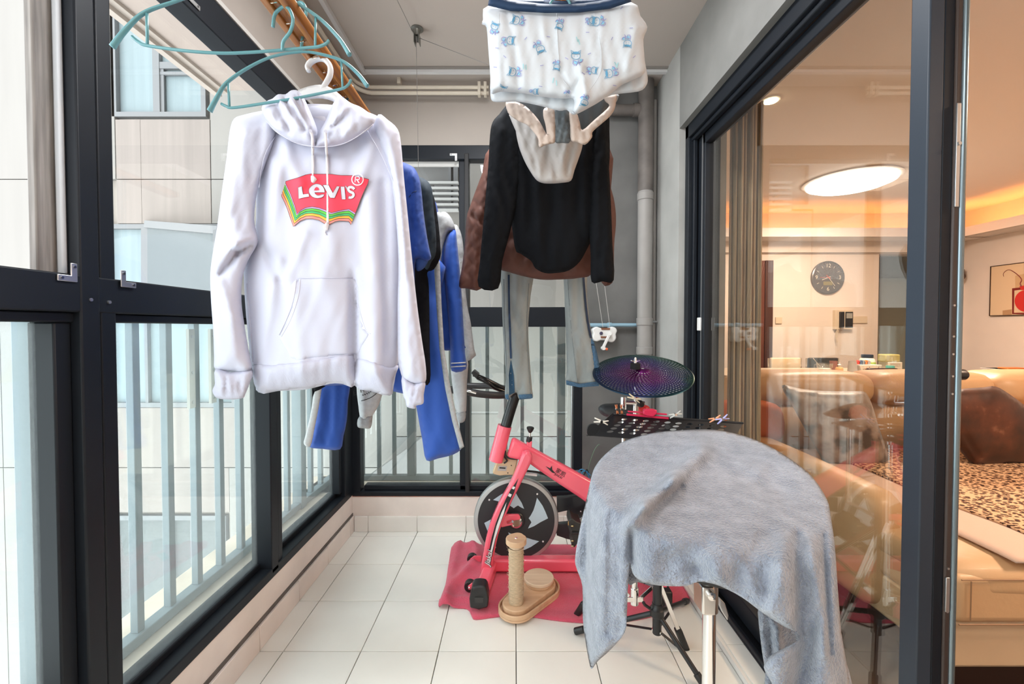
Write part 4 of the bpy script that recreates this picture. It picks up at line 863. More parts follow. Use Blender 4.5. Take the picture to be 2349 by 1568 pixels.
decal('denim_slit', [[(1172,822),(1178,860),(1181,900),(1168,906),(1167,860)]], j1, mat('slit_denim', (.02,.07,.13), .8), jn, step=5, off=.004)
decal('denim_hem', [[(1158,905),(1166,903),(1168,917),(1160,914)], [(1189,905),(1221,903),(1222,913),(1192,916)]], j1, m_hemd, jn, step=4, off=.004)
decal('denim_hem', [[(1299,872),(1330,880),(1374,874),(1374,885),(1330,888),(1299,882)]], j2, m_hemd, jn, step=4, off=.004)
decal('denim_stripe', [ribbon(spl([(1338,630),(1343,690),(1349,740),(1356,775)], 4), 4.5)], j2, m_den, jn, step=5, off=.004)
Cloth([(1356,776),(1366,795),(1374,830),(1380,872),(1370,874),(1362,876),(1358,830)], 1.70, T=.008, Rr=.008, step=5).build('flap', m_hemd, jn)
for c_, pts in ((j1, [(1155,640),(1157,740),(1162,840),(1163,910)]), (j1, [(1213,650),(1209,740),(1213,830),(1217,905)]), (j2, [(1302,640),(1309,740),(1320,840),(1326,884)])): seam('inside_seam', pts, c_, .0012, mat('grey_seam', (.2,.23,.24), .8), jn)

# loops that hang each garment from its pole (hidden inside the row)
def hang(name, px, py, Y, pole):
    g = bpy.data.objects.get(name); X, Z = ((-.462, 1.872) if pole == 1 else (.112, 2.108))
    a = P(px, py, Y+.01); MB().tube([a, (X, Y+.01, a[2]+.03 if a[2]+.03 < Z else Z), (X, Y+.01, Z)], .003, 6).build('hanger_hook', m_teal, g)
hang('t_shirt', 813, 345, 1.22, 1); hang('t_shirt.001', 920, 415, 1.34, 1); hang('t_shirt.002', 900, 435, 1.44, 1)
hang('sports_jacket', 930, 455, 1.62, 1); hang('sweatshirt', 1010, 535, 1.76, 1); hang('sweatshirt.001', 930, 575, 1.78, 1); hang('track_pants', 960, 610, 1.56, 1)
hang('briefs', 1290, 240, 1.145, 2); hang('briefs.001', 1250, 262, 1.25, 2); hang('long_sleeved_top', 1260, 240, 1.43, 2); hang('quilted_jacket', 1250, 320, 1.57, 2); hang('jeans', 1245, 580, 1.72, 2)
# ================================================================ END WALL FITTINGS
m_pipe = mat('greyish_drain_pipe', (.29,.275,.26), .5, var=.08, vs=8)
m_pipe_d = mat('dark_paint_pipe', (.12,.105,.095), .6, var=.3, vs=10)
dp = thing('drain_pipe', 'thick grey vertical drain pipe in the corner by the sliding door', 'pipe', (.772, 2.5, 0))
MB().tube([(.772, 2.505, .0), (.772, 2.505, 2.695)], .043, 24).build('pipe', m_pipe, dp)
for z in (2.02, 1.115, 1.285): MB().tube([(.772, 2.505, z-.022), (.772, 2.505, z+.022)], .047, 24).build('collar', m_pipe, dp, bev=.003)
MB().tube([(.773, 2.505, 2.05), (.773, 2.505, 2.69)], .0445, 24).build('stained_sleeve', m_pipe_d, dp)
MB().tube([(.56, 2.515, 2.53), (.735, 2.515, 2.53)], .032, 18).build('branch_pipe', m_pipe_d, dp); MB().tube([(.70, 2.515, 2.53), (.735, 2.515, 2.53)], .038, 18).build('collar', m_pipe_d, dp)
MB().tube([(.56, 2.53, 2.53), (.56, 2.53, 2.69)], .032, 16).build('branch_pipe', m_pipe_d, dp)
sp = thing('service_pipe', 'thin grey vertical pipe beside the thick drain pipe', 'pipe', (.832, 2.52, 0))
MB().tube([(.835, 2.54, 0), (.835, 2.54, 2.60)], .013, 12).build('pipe', m_pipe, sp)
MB().tube([(.80, 2.50, 1.285), (.852, 2.52, 1.285)], .006, 8).build('clamp', m_alu, sp)
m_bp = mat('pale_blue_water_pipe', (.26,.42,.52), .4)
a, b = P(1340, 745, 2.54), P(1462, 745, 2.54)
wp = thing('water_pipe', 'pale blue horizontal water pipe on the grey end wall', 'pipe', a)
MB().tube([a, b], .011, 12).build('pipe', m_bp, wp); c_ = P(1398, 745, 2.54); MB().tube([(c_[0]-.012, 2.54, c_[2]), (c_[0]+.012, 2.54, c_[2])], .0145, 12).build('coupling', m_bp, wp)
wi = thing('hand_winch', 'white hand winch with a crank for the airing poles on the grey wall', 'winch', P(1388, 765, 2.5))
out = [(1362,752),(1370,749),(1378,752),(1396,752),(1404,749),(1413,752),(1416,759),(1413,766),(1414,774),(1410,782),(1402,785),(1394,781),(1378,780),(1370,783),(1363,780),(1360,772),(1362,764),(1359,758)]
MB().slab(splc(out, 2), 2.50, 2.565).build('housing', m_white_pl, wi, bev=.006)
for r in ((1379,752,1400,756),(1378,771,1400,775)): MB().slab([(r[0],r[1]),(r[2],r[1]),(r[2]-1,r[3]),(r[0]+1,r[3])], 2.495, 2.502).build('brown_inset', mat('brown_inset', (.20,.07,.03), .5), wi, bev=.001)
MB().lathe(P(1379, 764, 2.499), (0,-1,0), [(.010,0),(.010,.004),(.006,.006)], 16).build('dial', mat('violet_dial', (.05,.045,.09), .3), wi)
h0, h1 = P(1399, 765, 2.47), P(1383, 798, 2.46)
MB().tube([P(1399,765,2.50), P(1399,765,2.46)], .011, 14).build('hub', m_white_pl, wi); MB().beam(h0, h1, .017, .010, up=(0,1,0)).build('crank_arm', m_white_pl, wi, bev=.003)
MB().lathe(h1, (0,-1,0), [(.011,-.01),(.012,0),(.010,.03)], 14).build('crank_knob', m_white_pl, wi); MB().lathe(P(1389,800,2.46), (1,0,-.1), [(.006,0),(.008,.004),(.007,.012)], 12).build('orange_tip', mat('orange_plastic', (.85,.15,.05), .4), wi)
for i, (x0, x1) in enumerate(((1366,1383),(1386,1399))): top(MB().tube([P(x0-6, 600, 2.45), P(x1, 750, 2.5)], .0012, 5).build('pull_cord', mat('pale_cord', (.6,.58,.55), .7)), ('thin pale pull cord rising from the left of the white winch','thin pale pull cord rising from the right of the white winch')[i], 'cord')
# ================================================================ PINK TOWEL MAT AND SPIN BIKE
m_mat = mat('raspberry_towelling', (.70,.09,.155), .95, sheen=.3, bump=1.0, bs=220, bd=.004)
def floor_sheet(name, pxs, m, parent=None, z0=.004, amp=.012, step=.02, th=.006, seed=0, edge=None):
    poly = [PF(x, y, z0)[:2] for x, y in splc(pxs, 3)]
    v, f, pl = trimesh(poly, step); d = seg_dist(v, pl)
    V = []; n = len(v)
    h = np.array([noise.noise(Vector((a*7, b*7, seed)))+.5*noise.noise(Vector((a*19, b*19, seed))) for a, b in v])
    zz = z0+th+amp*np.clip(h+.15, 0, 1)*np.clip(d/.02, 0, 1)
    if edge is not None: zz = zz+edge(v)
    V = [(a, b, c) for (a, b), c in zip(v, zz)]+[(a, b, max(c-th*1.6, .001)) for (a, b), c in zip(v, zz)]
    F = [tuple(t) for t in f]+[(t[0]+n, t[2]+n, t[1]+n) for t in f]
    nb = len(pl); F += [(i, (i+1) % nb, (i+1) % nb+n, i+n) for i in range(nb)]
    return mesh_obj(name, V, F, m, parent, 180)
def ripple(v):
    x, y = v[:, 0], v[:, 1]; cx = PF(1045, 1300)[0]
    return .020*np.exp(-((x-cx-.05-.05*np.sin(y*9))/.022)**2)+.014*np.exp(-((x-cx+.01)/.015)**2)+.012*np.exp(-((y-1.885-.02*np.sin(x*20))/.016)**2)*np.clip((cx+.25-x)/.1, 0, 1)
mt = floor_sheet('floor_towel', [(1043,1247),(1100,1250),(1200,1252),(1300,1250),(1420,1260),(1540,1300),(1578,1345),(1586,1362),(1575,1378),(1540,1395),(1500,1412),(1440,1424),(1360,1428),(1290,1424),(1200,1412),(1140,1414),(1092,1420),(1082,1412),(1072,1396),(1040,1394),(1008,1394),(1010,1378),(1022,1345),(1030,1290)], m_mat, edge=ripple, step=.016)
top(mt, 'raspberry pink towel spread on the tiles under the exercise bike', 'towel')
m_pk = mat('coral_pink_paint', (.93,.125,.19), .22, coat=.6, var=.03)
bk = thing('exercise_bike', 'coral pink spinning bike on the pink towel', 'exercise bike', PF(1180, 1310))
BY = 2.12
def tubepx(pts, r, name, m, parent, n=14, sy=1.0, res=5): return MB().tube(spl([P(x, y, Y) for x, y, Y in pts], res) if len(pts) > 2 else [P(*q) for q in pts], r, n, sy=sy).build(name, m, parent, 50)
# frame
MB().slab([(1175,1004),(1195,1015),(1250,1045),(1300,1072),(1356,1103),(1440,1150),(1480,1190),(1480,1250),(1430,1215),(1356,1162),(1330,1143),(1280,1110),(1230,1076),(1216,1066),(1190,1056),(1162,1050)], BY-.025, BY+.03).build('main_beam', m_pk, bk, bev=.018, seg=4)
tubepx([(1158,976,BY),(1137,1056,BY)], .036, 'head_tube', m_pk, bk, 24)
fk = MB().slab([(1199,1040),(1206,1035),(1214,1037),(1222,1046),(1221,1056),(1216,1068),(1202,1096),(1188,1125),(1176,1148),(1165,1173),(1153,1200),(1143,1228),(1137,1255),(1133,1280),(1128,1322),(1100,1322),(1105,1290),(1110,1262),(1115,1235),(1122,1208),(1131,1185),(1142,1160),(1154,1138),(1166,1118),(1178,1092),(1188,1068),(1194,1052)], 2.035, 2.09).build('front_fork', m_pk, bk, bev=.014, seg=4)
m_dk = mat('black_decal', (.012,.012,.014), .4); m_wd = mat('white_decal', (.8,.8,.8), .4)
def decY(pts, name, m, Y, parent): return MB().slab(pts, Y, Y+.002).build(name, m, parent)
decY([(1189,1097),(1182,1108),(1172,1122),(1160,1145),(1148,1172),(1137,1200),(1128,1232),(1122,1262),(1131,1266),(1136,1240),(1145,1208),(1156,1180),(1168,1153),(1180,1128),(1184,1112)], 'black_decal', m_dk, 2.0325, fk)
decY([(1162,1152),(1150,1176),(1139,1206),(1131,1238),(1125,1263),(1129,1264.5),(1136,1235),(1146,1204),(1156,1176)], 'white_decal', m_wd, 2.0305, fk)
for q in ([(1177,1115),(1182,1117),(1179,1122),(1174,1120)], [(1168,1131),(1174,1134),(1171,1140),(1165,1137)]): decY(q, 'white_decal', m_wd, 2.0305, fk)
def rotv(deg): return (math.cos(R_(deg)), 0, math.sin(R_(deg))), (-math.sin(R_(deg)), 0, math.cos(R_(deg)))
xa, ya = rotv(78)
text_obj('lettering', 'Jiakai', P(1121.5, 1280, 2.031), xa, ya, .036, m_dk, fk, .0003, .35, .0022)
text_obj('lettering', 'Jiakai', P(1121, 1280, 2.0295), xa, ya, .036, m_wd, fk, .0003, .35, .0005)
xa, ya = rotv(-31)
text_obj('lettering', '家凯', P(1286, 1084, BY-.0265), xa, ya, .028, m_dk, bk, .0004)
text_obj('lettering', 'JIAKAI', P(1281, 1091.5, BY-.0265), xa, ya, .0155, m_dk, bk, .0004)
decY([(1252,1069),(1262,1074),(1266,1068),(1267,1077),(1275,1086),(1266,1083),(1262,1079)], 'emblem', m_dk, BY-.0275, bk)
# floor rails
MB().box(P(1118,0,BY)[0], BY-.03, .022, P(1510,0,BY)[0], BY+.03, .085).build('base_rail', m_pk, bk, bev=.012, seg=3)
a0 = PF(1100, 1370, .05); a1 = PF(1143, 1252, .05)
MB().beam(a0, a1, .058, .062).build('front_stabiliser', m_pk, bk, bev=.012, seg=3)
r0 = PF(1522, 1364, .05); r1 = (PF(1522, 1364, .05)[0], 2.34, .05)
MB().beam(r0, r1, .058, .062).build('rear_stabiliser', m_pk, bk, bev=.012, seg=3); MB().beam((r0[0], r0[1]-.03, .045), (r0[0], r0[1]+.03, .045), .064, .07).build('end_cap', m_black, bk, bev=.008)
MB().slab([(1470,1188),(1500,1200),(1535,1300),(1510,1300)], BY-.022, BY+.022).build('rear_stay', m_pk, bk, bev=.010, seg=3)
tubepx([(1432,1160,BY),(1452,1040,BY)], .020, 'seat_post', m_black, bk, 18)
Cloth([(1424,1032),(1436,1022),(1470,1016),(1505,1014),(1512,1024),(1500,1036),(1460,1040)], BY, T=.07, Rr=.05, step=5).build('saddle', m_black, bk)
cap = MB().slab(splc([(1081,1353),(1090,1345),(1108,1345),(1117,1353),(1119,1393),(1078,1394)], 2), a0[1]-.045, a0[1]+.02).build('end_cap', m_black, bk, bev=.006)
MB().slab([(1089,1370),(1109,1370),(1108,1382),(1090,1382)], a0[1]-.048, a0[1]-.044).build('adjuster', mat('grey_black_rubber', (.04,.04,.04), .6), cap)
MB().tube([P(1135,1240,2.33), P(1135,1262,2.33)], .03, 14).build('end_cap', m_black, bk)
for (x, y, Y) in ((1081, 1342, 1.96), (1086, 1280, 2.22)):
    c = P(x-3, y, Y); MB().tube([(c[0], c[1]-.014, c[2]), (c[0], c[1]+.014, c[2])], .026, 20).build('transport_wheel', m_black, bk, bev=.003)
    MB().slab([(x-8,y+2),(x+2,y-6),(x+18,y-6),(x+18,y+8),(x-6,y+10)], Y-.020, Y-.016).build('bracket', m_pk, bk, bev=.002)
    MB().lathe((c[0], c[1]-.014, c[2]), (0,-1,0), [(.007,0),(.007,.008),(.004,.010)], 10).build('bolt', m_chrome, bk)
# flywheel
wc = P(1184, 1188, 2.16); WR = 97.5*2.16/FPX
fw = MB().lathe((wc[0], 2.135, wc[2]), (0,1,0), [(WR-.024,0),(WR-.004,.004),(WR,.010),(WR,.034),(WR-.004,.040),(WR-.024,.044)], 96).build('flywheel', mat('brushed_flywheel_rim', (.50,.51,.51), .35, metal=.75), bk)
MB().lathe((wc[0], 2.1335, wc[2]), (0,1,0), [(.001,.0),(WR-.0215,0),(WR-.021,.003)], 96).build('disc_cover', mat('charcoal_disc', (.022,.024,.028), .45), fw)
k = 2.134/FPX/3.135
bl = [(151,-167),(170,-140),(192,-108),(212,-65),(231,-17),(175,12),(130,40),(86,58),(97,35),(111,13),(104,0),(91,-17),(108,-42),(125,-75),(138,-115),(147,-150)]
for q in range(4):
    pts = []
    for x, y in bl:
        for _ in range(q): x, y = y, -x
        pts.append((wc[0]+x*k*1.0, 2.1325, wc[2]-y*k))
    MB().prism(pts, (0, .0012, 0)).build('blade_decal', mat('pale_blue_decal', (.50,.64,.72), .4), fw)
hb_ = MB().lathe((wc[0], 2.135, wc[2]), (0,-1,0), [(.044,0),(.044,.006),(.040,.010),(.030,.010),(.028,.006)], 32).build('hub_cap', mat('black_hub', (.02,.02,.022), .35), fw)
MB().lathe((wc[0], 2.127, wc[2]), (0,-1,0), [(.030,0),(.030,.014),(.024,.018),(.022,.012),(.001,.012)], 28).build('bearing', m_chrome, fw)
mb = MB()
for an in (52, 142, 232, 322): mb.lathe((wc[0]+WR*.80*math.cos(R_(an)), 2.134, wc[2]+WR*.80*math.sin(R_(an))), (0,-1,0), [(.0045,0),(.0045,.003)], 10)
mb.build('bolts', m_white_pl, fw)
MB().slab([(1150,1184),(1160,1180),(1190,1180),(1194,1186),(1193,1192),(1178,1194),(1176,1204),(1150,1210),(1146,1200)], 2.085, 2.10).build('axle_bracket', m_pk, bk, bev=.004)
MB().tube([P(1164,1197,2.085), P(1176,1195,2.07)], .008, 10).build('axle_bolt', m_chrome, bk)
# chain guard, crank, pedal
MB().slab([(1278,1141),(1300,1140),(1345,1134),(1372,1160),(1372,1250),(1350,1246),(1300,1236),(1277,1228),(1276,1202),(1300,1200),(1314,1198),(1317,1185),(1312,1175),(1300,1171),(1278,1176)], 2.17, 2.20).build('chain_guard', mat('black_satin_guard', (.020,.022,.026), .3), bk, bev=.003)
MB().lathe(P(1332, 1172, 2.168), (0,-1,0), [(.0035,0),(.0035,.003)], 10).build('bolt', m_white_pl, bk)
pd = MB().slab([(1306,1192),(1312,1188),(1322,1196),(1334,1200),(1338,1215),(1330,1230),(1326,1245),(1318,1256),(1311,1252),(1314,1236),(1308,1226),(1312,1212),(1305,1204)], 1.98, 2.08).build('pedal', mat('black_resin_pedal', (.025,.024,.022), .45), bk, bev=.004)
MB().lathe(P(1305,1199,2.0), (-1,0,.1), [(.010,-.004),(.011,.002),(.006,.004)], 12).build('reflector', mat('amber_reflector', (.55,.30,.08), .25), pd)
MB().tube([P(1312,1222,1.975), P(1330,1222,1.975)], .006, 8).build('pedal_strap', m_black, pd)
for y in (1206, 1240, 1252): MB().tube([P(1311,y,1.978), P(1316,y,1.970)], .004, 8).build('bolt', mat('brass_bolt', (.4,.3,.15), .3, metal=1), pd)
MB().beam(P(1325,1200,2.1), P(1370,1165,2.12), .03, .018, up=(0,1,0)).build('crank_arm', m_chrome, bk, bev=.003)
# handlebar post and bars
tubepx([(1160,978,BY),(1168,950,BY),(1183,903,BY)], .0265, 'handlebar_post', mat('black_post', (.012,.012,.013), .25), bk, 20)
m_grip = mat('black_rubber_grip', (.022,.022,.024), .45)
tubepx([(1030,893,1.98),(1060,896,1.98),(1100,903,2.0),(1135,906,2.03),(1160,905,2.08),(1185,898,2.12)], .0175, 'handlebar', m_grip, bk)
tubepx([(1072,884,2.24),(1100,885,2.24),(1130,885,2.22),(1165,893,2.16)], .0165, 'handlebar', m_grip, bk)
for dy in (0, 9): tubepx([(1086+dy,858+dy*.8,2.06),(1110+dy,868+dy,2.06),(1135,880+dy,2.08),(1165,896+dy*.4,2.11)], .0105, 'arm_rest', mat('gloss_black_bar', (.008,.008,.008), .1), bk)
MB().slab([(1080,855),(1087,848),(1099,858),(1093,869)], 2.03, 2.08).build('arm_rest_end', m_black, bk, bev=.003)
tubepx([(1064,895,1.962),(1078,897,1.958),(1092,901,1.962)], .006, 'sensor_strip', m_chrome, bk)
# tension knob
MB().slab([(1206,1030),(1209,1012),(1221,1012),(1219,1034)], BY-.014, BY+.014).build('knob_boss', m_pk, bk, bev=.005)
tubepx([(1213,1013,BY),(1215,1002,BY)], .0145, 'knob_collar', m_black, bk, 16); tubepx([(1215,1003,BY),(1216,990,BY)], .005, 'knob_stem', m_chrome, bk, 10)
kb = P(1216,992,BY); MB().lathe(kb, (.06,0,1), [(.006,0),(.011,.006),(.019,.022),(.0185,.028),(.012,.031)], 20).build('tension_knob', m_black, bk)
# beige magnetic unit behind the head tube
bxm = mat('beige_plastic_box', (.66,.52,.32), .4)
bo = MB().slab([(1158,1034),(1184,1048),(1188,1056),(1184,1072),(1178,1090),(1160,1090),(1146,1091),(1131,1087),(1130,1083),(1142,1052)], 2.13, 2.19).build('sensor_box', bxm, bk, bev=.006)
MB().slab([(1143,1068),(1163,1069),(1161,1080),(1141,1079)], 2.1275, 2.131).build('label_plate', mat('grey_label', (.45,.45,.43), .4), bo)
MB().slab([(1146,1071),(1160,1072),(1159,1075),(1145,1074)], 2.126, 2.128).build('label_print', m_dk, bo)
for p in ((1173,1067),(1165,1084),(1152,1060)): MB().lathe(P(p[0], p[1], 2.13), (0,-1,0), [(.003,0),(.003,.002)], 8).build('screw', m_black, bo)
MB().tube(spl([P(x, y, 2.11) for x, y in ((1159,1033),(1160,1045),(1168,1050),(1180,1052),(1193,1051))], 8), .005, 8).build('cable', m_black, bk)
MB().tube(spl([P(x, y, 2.115) for x, y in ((1158,1036),(1158,1048),(1163,1056),(1156,1062))], 6), .0045, 8).build('cable', m_black, bk)
MB().beam(P(1205,1086,2.16), P(1232,1089,2.16), .012, .012).build('brake_bracket', m_white_pl, bk, bev=.002); tubepx([(1200,1079,2.17),(1235,1083,2.17),(1262,1092,2.17)], .006, 'brake_rod', m_black, bk, 8)
# wires and control box near the seat beam
wr_ = thing('wired_circuit_box', 'small dark circuit box with blue and red wires behind the bike beam', 'circuit box', P(1335, 1095, 2.3))
MB().slab([(1318,1085),(1330,1084),(1345,1092),(1345,1112),(1320,1112)], 2.22, 2.27).build('housing', mat('slate_box', (.12,.15,.18), .5), wr_, bev=.003)
for pts, c in (([(1330,1090),(1328,1080),(1335,1076),(1345,1082),(1352,1096)], (.05,.3,.6)), ([(1334,1092),(1336,1082),(1345,1080),(1354,1090)], (.05,.35,.65)), ([(1335,1108),(1345,1104),(1353,1100)], (.7,.05,.03)), ([(1330,1100),(1340,1088),(1346,1076),(1350,1084)], (.02,.02,.02)), ([(1340,1112),(1346,1102),(1356,1100)], (.8,.75,.6))):
    MB().tube(spl([P(x, y, 2.2) for x, y in pts], 5), .003, 6).build('wire', mat('wire_%02d%02d' % (int(c[0]*99), int(c[2]*99)), c, .4), wr_)
wv = MB().tube(spl([P(x, y, 2.2) for x, y in ((1346,1092),(1352,1065),(1362,1035),(1372,1020),(1376,1020))], 6), .002, 6).build('thin_cable', mat('green_grey_wire', (.12,.2,.14), .5)); top(wv, 'thin greenish cable curving up in front of the grey end wall', 'cable')
# ================================================================ CAT SCRATCHER
m_wood = ramp_mat('pale_beech_wood', [(.3,(.62,.38,.22)),(.6,(.72,.48,.30)),(.8,(.66,.42,.25))], 7, .5, stretch=(1,7,1)); m_wood2 = ramp_mat('light_ply_top', [(.3,(.68,.50,.34)),(.7,(.78,.60,.43))], 8, .5, stretch=(1,9,1))
m_sis = mat('sisal_rope', (.66,.49,.32), .9, bump=1, bs=90, bd=.006, var=.15, vs=60, stretch=(1,1,4))
c1 = PF(1184, 1398, .02); c2 = PF(1236, 1352, .02)
cs_ = thing('cat_scratcher', 'wooden cat scratching post with a round-edged tray standing on the pink towel', 'cat scratcher', (c1[0], c1[1], .012))
def hull(r1, r2, n=20):
    d = Vector((c2[0]-c1[0], c2[1]-c1[1])); L = d.length; ang = math.atan2(d.y, d.x); al = math.acos(max(-1, min(1, (r1-r2)/L)))
    p = [(c2[0]+r2*math.cos(ang-al+2*al*i/n), c2[1]+r2*math.sin(ang-al+2*al*i/n)) for i in range(n+1)]
    p += [(c1[0]+r1*math.cos(ang+al+(2*math.pi-2*al)*i/n), c1[1]+r1*math.sin(ang+al+(2*math.pi-2*al)*i/n)) for i in range(n+1)]
    return p
def hring(r1o, r2o, r1i, r2i, z0, z1):
    o, i = hull(r1o, r2o), hull(r1i, r2i); n = len(o); V = [(x, y, z0) for x, y in o]+[(x, y, z1) for x, y in o]+[(x, y, z0) for x, y in i]+[(x, y, z1) for x, y in i]
    F = []
    for k in range(n):
        k2 = (k+1) % n; F += [(k, k2, n+k2, n+k), (n+k, n+k2, 3*n+k2, 3*n+k), (3*n+k, 3*n+k2, 2*n+k2, 2*n+k), (2*n+k, 2*n+k2, k2, k)]
    return V, F
MB().prism([(x, y, .012) for x, y in hull(.078, .098)], (0,0,.010)).build('base_board', m_wood, cs_, bev=.003)
MB().add(*hring(.078, .098, .070, .090, .022, .042)).build('tray_rim', m_wood, cs_, bev=.003)
MB().prism([(x, y, .022) for x, y in hull(.060, .078)], (0,0,.032)).build('upper_board', m_wood, cs_, bev=.004)
MB().lathe((c2[0], c2[1], .054), (0,0,1), [(.064,0),(.064,.016)], 48).build('turntable', m_wood, cs_, bev=.003); MB().lathe((c2[0], c2[1]-.002, .070), (0,0,1), [(.070,0),(.070,.015)], 48).build('top_disc', m_wood2, cs_, bev=.003)
V = []; F = []; n = 28; H = 46
for j in range(H):
    for i in range(n):
        a = 2*math.pi*i/n; r = .0325+.0016*math.sin(j*1.9+a)+.0012*noise.noise(Vector((math.cos(a)*2, math.sin(a)*2, j*.35))); V.append((c1[0]+r*math.cos(a), c1[1]+r*math.sin(a), .054+.245*j/(H-1)))
for j in range(H-1):
    for i in range(n): F.append((j*n+i, j*n+(i+1) % n, (j+1)*n+(i+1) % n, (j+1)*n+i))
mesh_obj('sisal_post', V, F, m_sis, cs_, 180)
random.seed(2); mb = MB()
for q in range(90):
    a = random.uniform(0, 6.28); z = random.uniform(.07, .29); l = random.uniform(.006, .014); x, y = c1[0]+.033*math.cos(a), c1[1]+.033*math.sin(a)
    mb.tube([(x, y, z), (x+l*math.cos(a)*.6, y+l*math.sin(a)*.6, z+random.uniform(-l, l))], .0005, 3)
mb.build('loose_fibres', mat('sisal_fibre', (.75,.6,.42), .9), cs_, kind='stuff')
MB().lathe((c1[0], c1[1], .298), (0,0,1), [(.030,0),(.030,.014)], 28).build('neck_ring', m_wood2, cs_)
paw = []
for i in range(48):
    a = 2*math.pi*i/48; r = .045+(.006*max(0, math.cos(3*(a-R_(75)))) if 0 < math.degrees(a) % 360 < 150 else 0); paw.append((c1[0]+r*math.cos(a), c1[1]+.002+r*math.sin(a), .312))
MB().prism(paw, (0,0,.024)).build('paw_cap', m_wood, cs_, bev=.003); MB().lathe((c1[0], c1[1], .336), (0,0,1), [(.007,0),(.006,.003),(.002,.004)], 12).build('screw', m_chrome, cs_)
# ================================================================ MUSIC STAND, CYMBAL PAD, PEGS
m_bst = mat('black_powder_coat', (.012,.013,.015), .35)
msx, msy = .537, 1.566
ms = thing('music_stand', 'black perforated music stand with clothes pegs behind the covered drum', 'music stand', (msx, msy, 0))
A = Vector(P(1407,949,1.52)); B = Vector(P(1705,970,1.46)); C_ = Vector(P(1347,998,1.38)); U = B-A; W = C_-A
nrm = U.cross(W).normalized(); nrm = nrm if nrm.z > 0 else -nrm
nu, nv, V, F = 12, 7, [], []
for i in range(nu):
    for j in range(nv):
        u0, u1, v0, v1 = i/nu, (i+1)/nu, j/nv, (j+1)/nv; b0 = len(V); hole = 0 < j < nv-1 and 0 < i < nu-1 and (i+j) % 2 == 0 or (0 < j < nv-1 and 0 < i < nu-1)
        cu, cv_ = (u0+u1)/2, (v0+v1)/2; K = 12
        sq = []
        for k in range(K):
            a = 2*math.pi*(k+.5)/K; c, s = math.cos(a), math.sin(a); m_ = max(abs(c), abs(s)); sq.append((cu+c/m_*.5/nu, cv_+s/m_*.5/nv))
        co = [(u0,v0),(u1,v0),(u1,v1),(u0,v1)]
        for k in range(K): V.append(A+U*sq[k][0]+W*sq[k][1])
        if hole:
            hr = .0105
            for k in range(K): a = 2*math.pi*(k+.5)/K; V.append(A+U*(cu+hr/U.length*math.cos(a))+W*(cv_+hr/W.length*math.sin(a)))
            F += [(b0+k, b0+(k+1) % K, b0+K+(k+1) % K, b0+K+k) for k in range(K)]
        else: F.append(tuple(b0+k for k in range(K)))
        for (k, ci) in ((1, 2), (4, 3), (7, 0), (10, 1)):
            pass
        for ci, ks in ((2, (0, 1)), (3, (3, 4)), (0, (6, 7)), (1, (9, 10))):
            V.append(A+U*co[ci][0]+W*co[ci][1]); F.append((b0+ks[0]+1 if False else b0+ks[0], len(V)-1, b0+(ks[0]+1) % K))
o = mesh_obj('perforated_desk', V, F, m_bst, ms, 0); sd = o.modifiers.new('solid', 'SOLIDIFY'); sd.thickness = .0016; sd.offset = 0
MB().tube([A, B], .004, 8).build('edge_bead', m_bst, ms); MB().tube([A, C_], .003, 8).build('edge_bead', m_bst, ms)
lip = C_+U*-.02
MB().slab(splc([(1348,998),(1347,985),(1351,976),(1360,972),(1371,974),(1375,984),(1362,998)], 2), 1.365, 1.375).build('side_wing', m_bst, ms)
MB().tube([(msx, msy, .10), (msx, msy, .86)], .0115, 14).build('column', m_bst, ms); MB().tube([(msx, msy, .86), (msx-.02, 1.42, .915)], .009, 10).build('desk_arm', m_bst, ms)
MB().tube([(msx, msy, .10), (msx, msy, .30)], .0165, 16).build('lower_sleeve', m_bst, ms); MB().lathe((msx, msy, .165), (0,0,1), [(.022,0),(.026,.004),(.026,.03),(.020,.036),(.018,.05)], 20).build('leg_collar', m_black, ms)
MB().tube([(msx-.03, msy-.01, .20), (msx-.05, msy-.01, .215), (msx-.055, msy-.012, .225)], .006, 8).build('clamp_lever', m_black, ms)
for px, py in ((1325,1446),(1612,1566),(1574,1378)):
    ft = Vector(PF(px, py, .016)); hb2 = Vector((msx, msy, .18)); d = (ft-hb2); k0 = hb2+d.normalized()*.025
    lg = MB().tube([k0, ft], .0095, 12).build('leg', m_bst, ms); MB().tube([ft-d.normalized()*.03, ft+d.normalized()*.012], .0135, 12).build('rubber_foot', m_black, lg, bev=.002)
    md = hb2+d*.55; lo = Vector((msx, msy, .11))+(Vector((d.x, d.y, 0)).normalized())*.015
    MB().beam(lo, md, .010, .003, up=(0,0,1)).build('brace', m_bst, ms); MB().lathe(lo, (d.y,-d.x,0), [(.004,-.006),(.004,.006)], 8).build('rivet', m_chrome, ms)
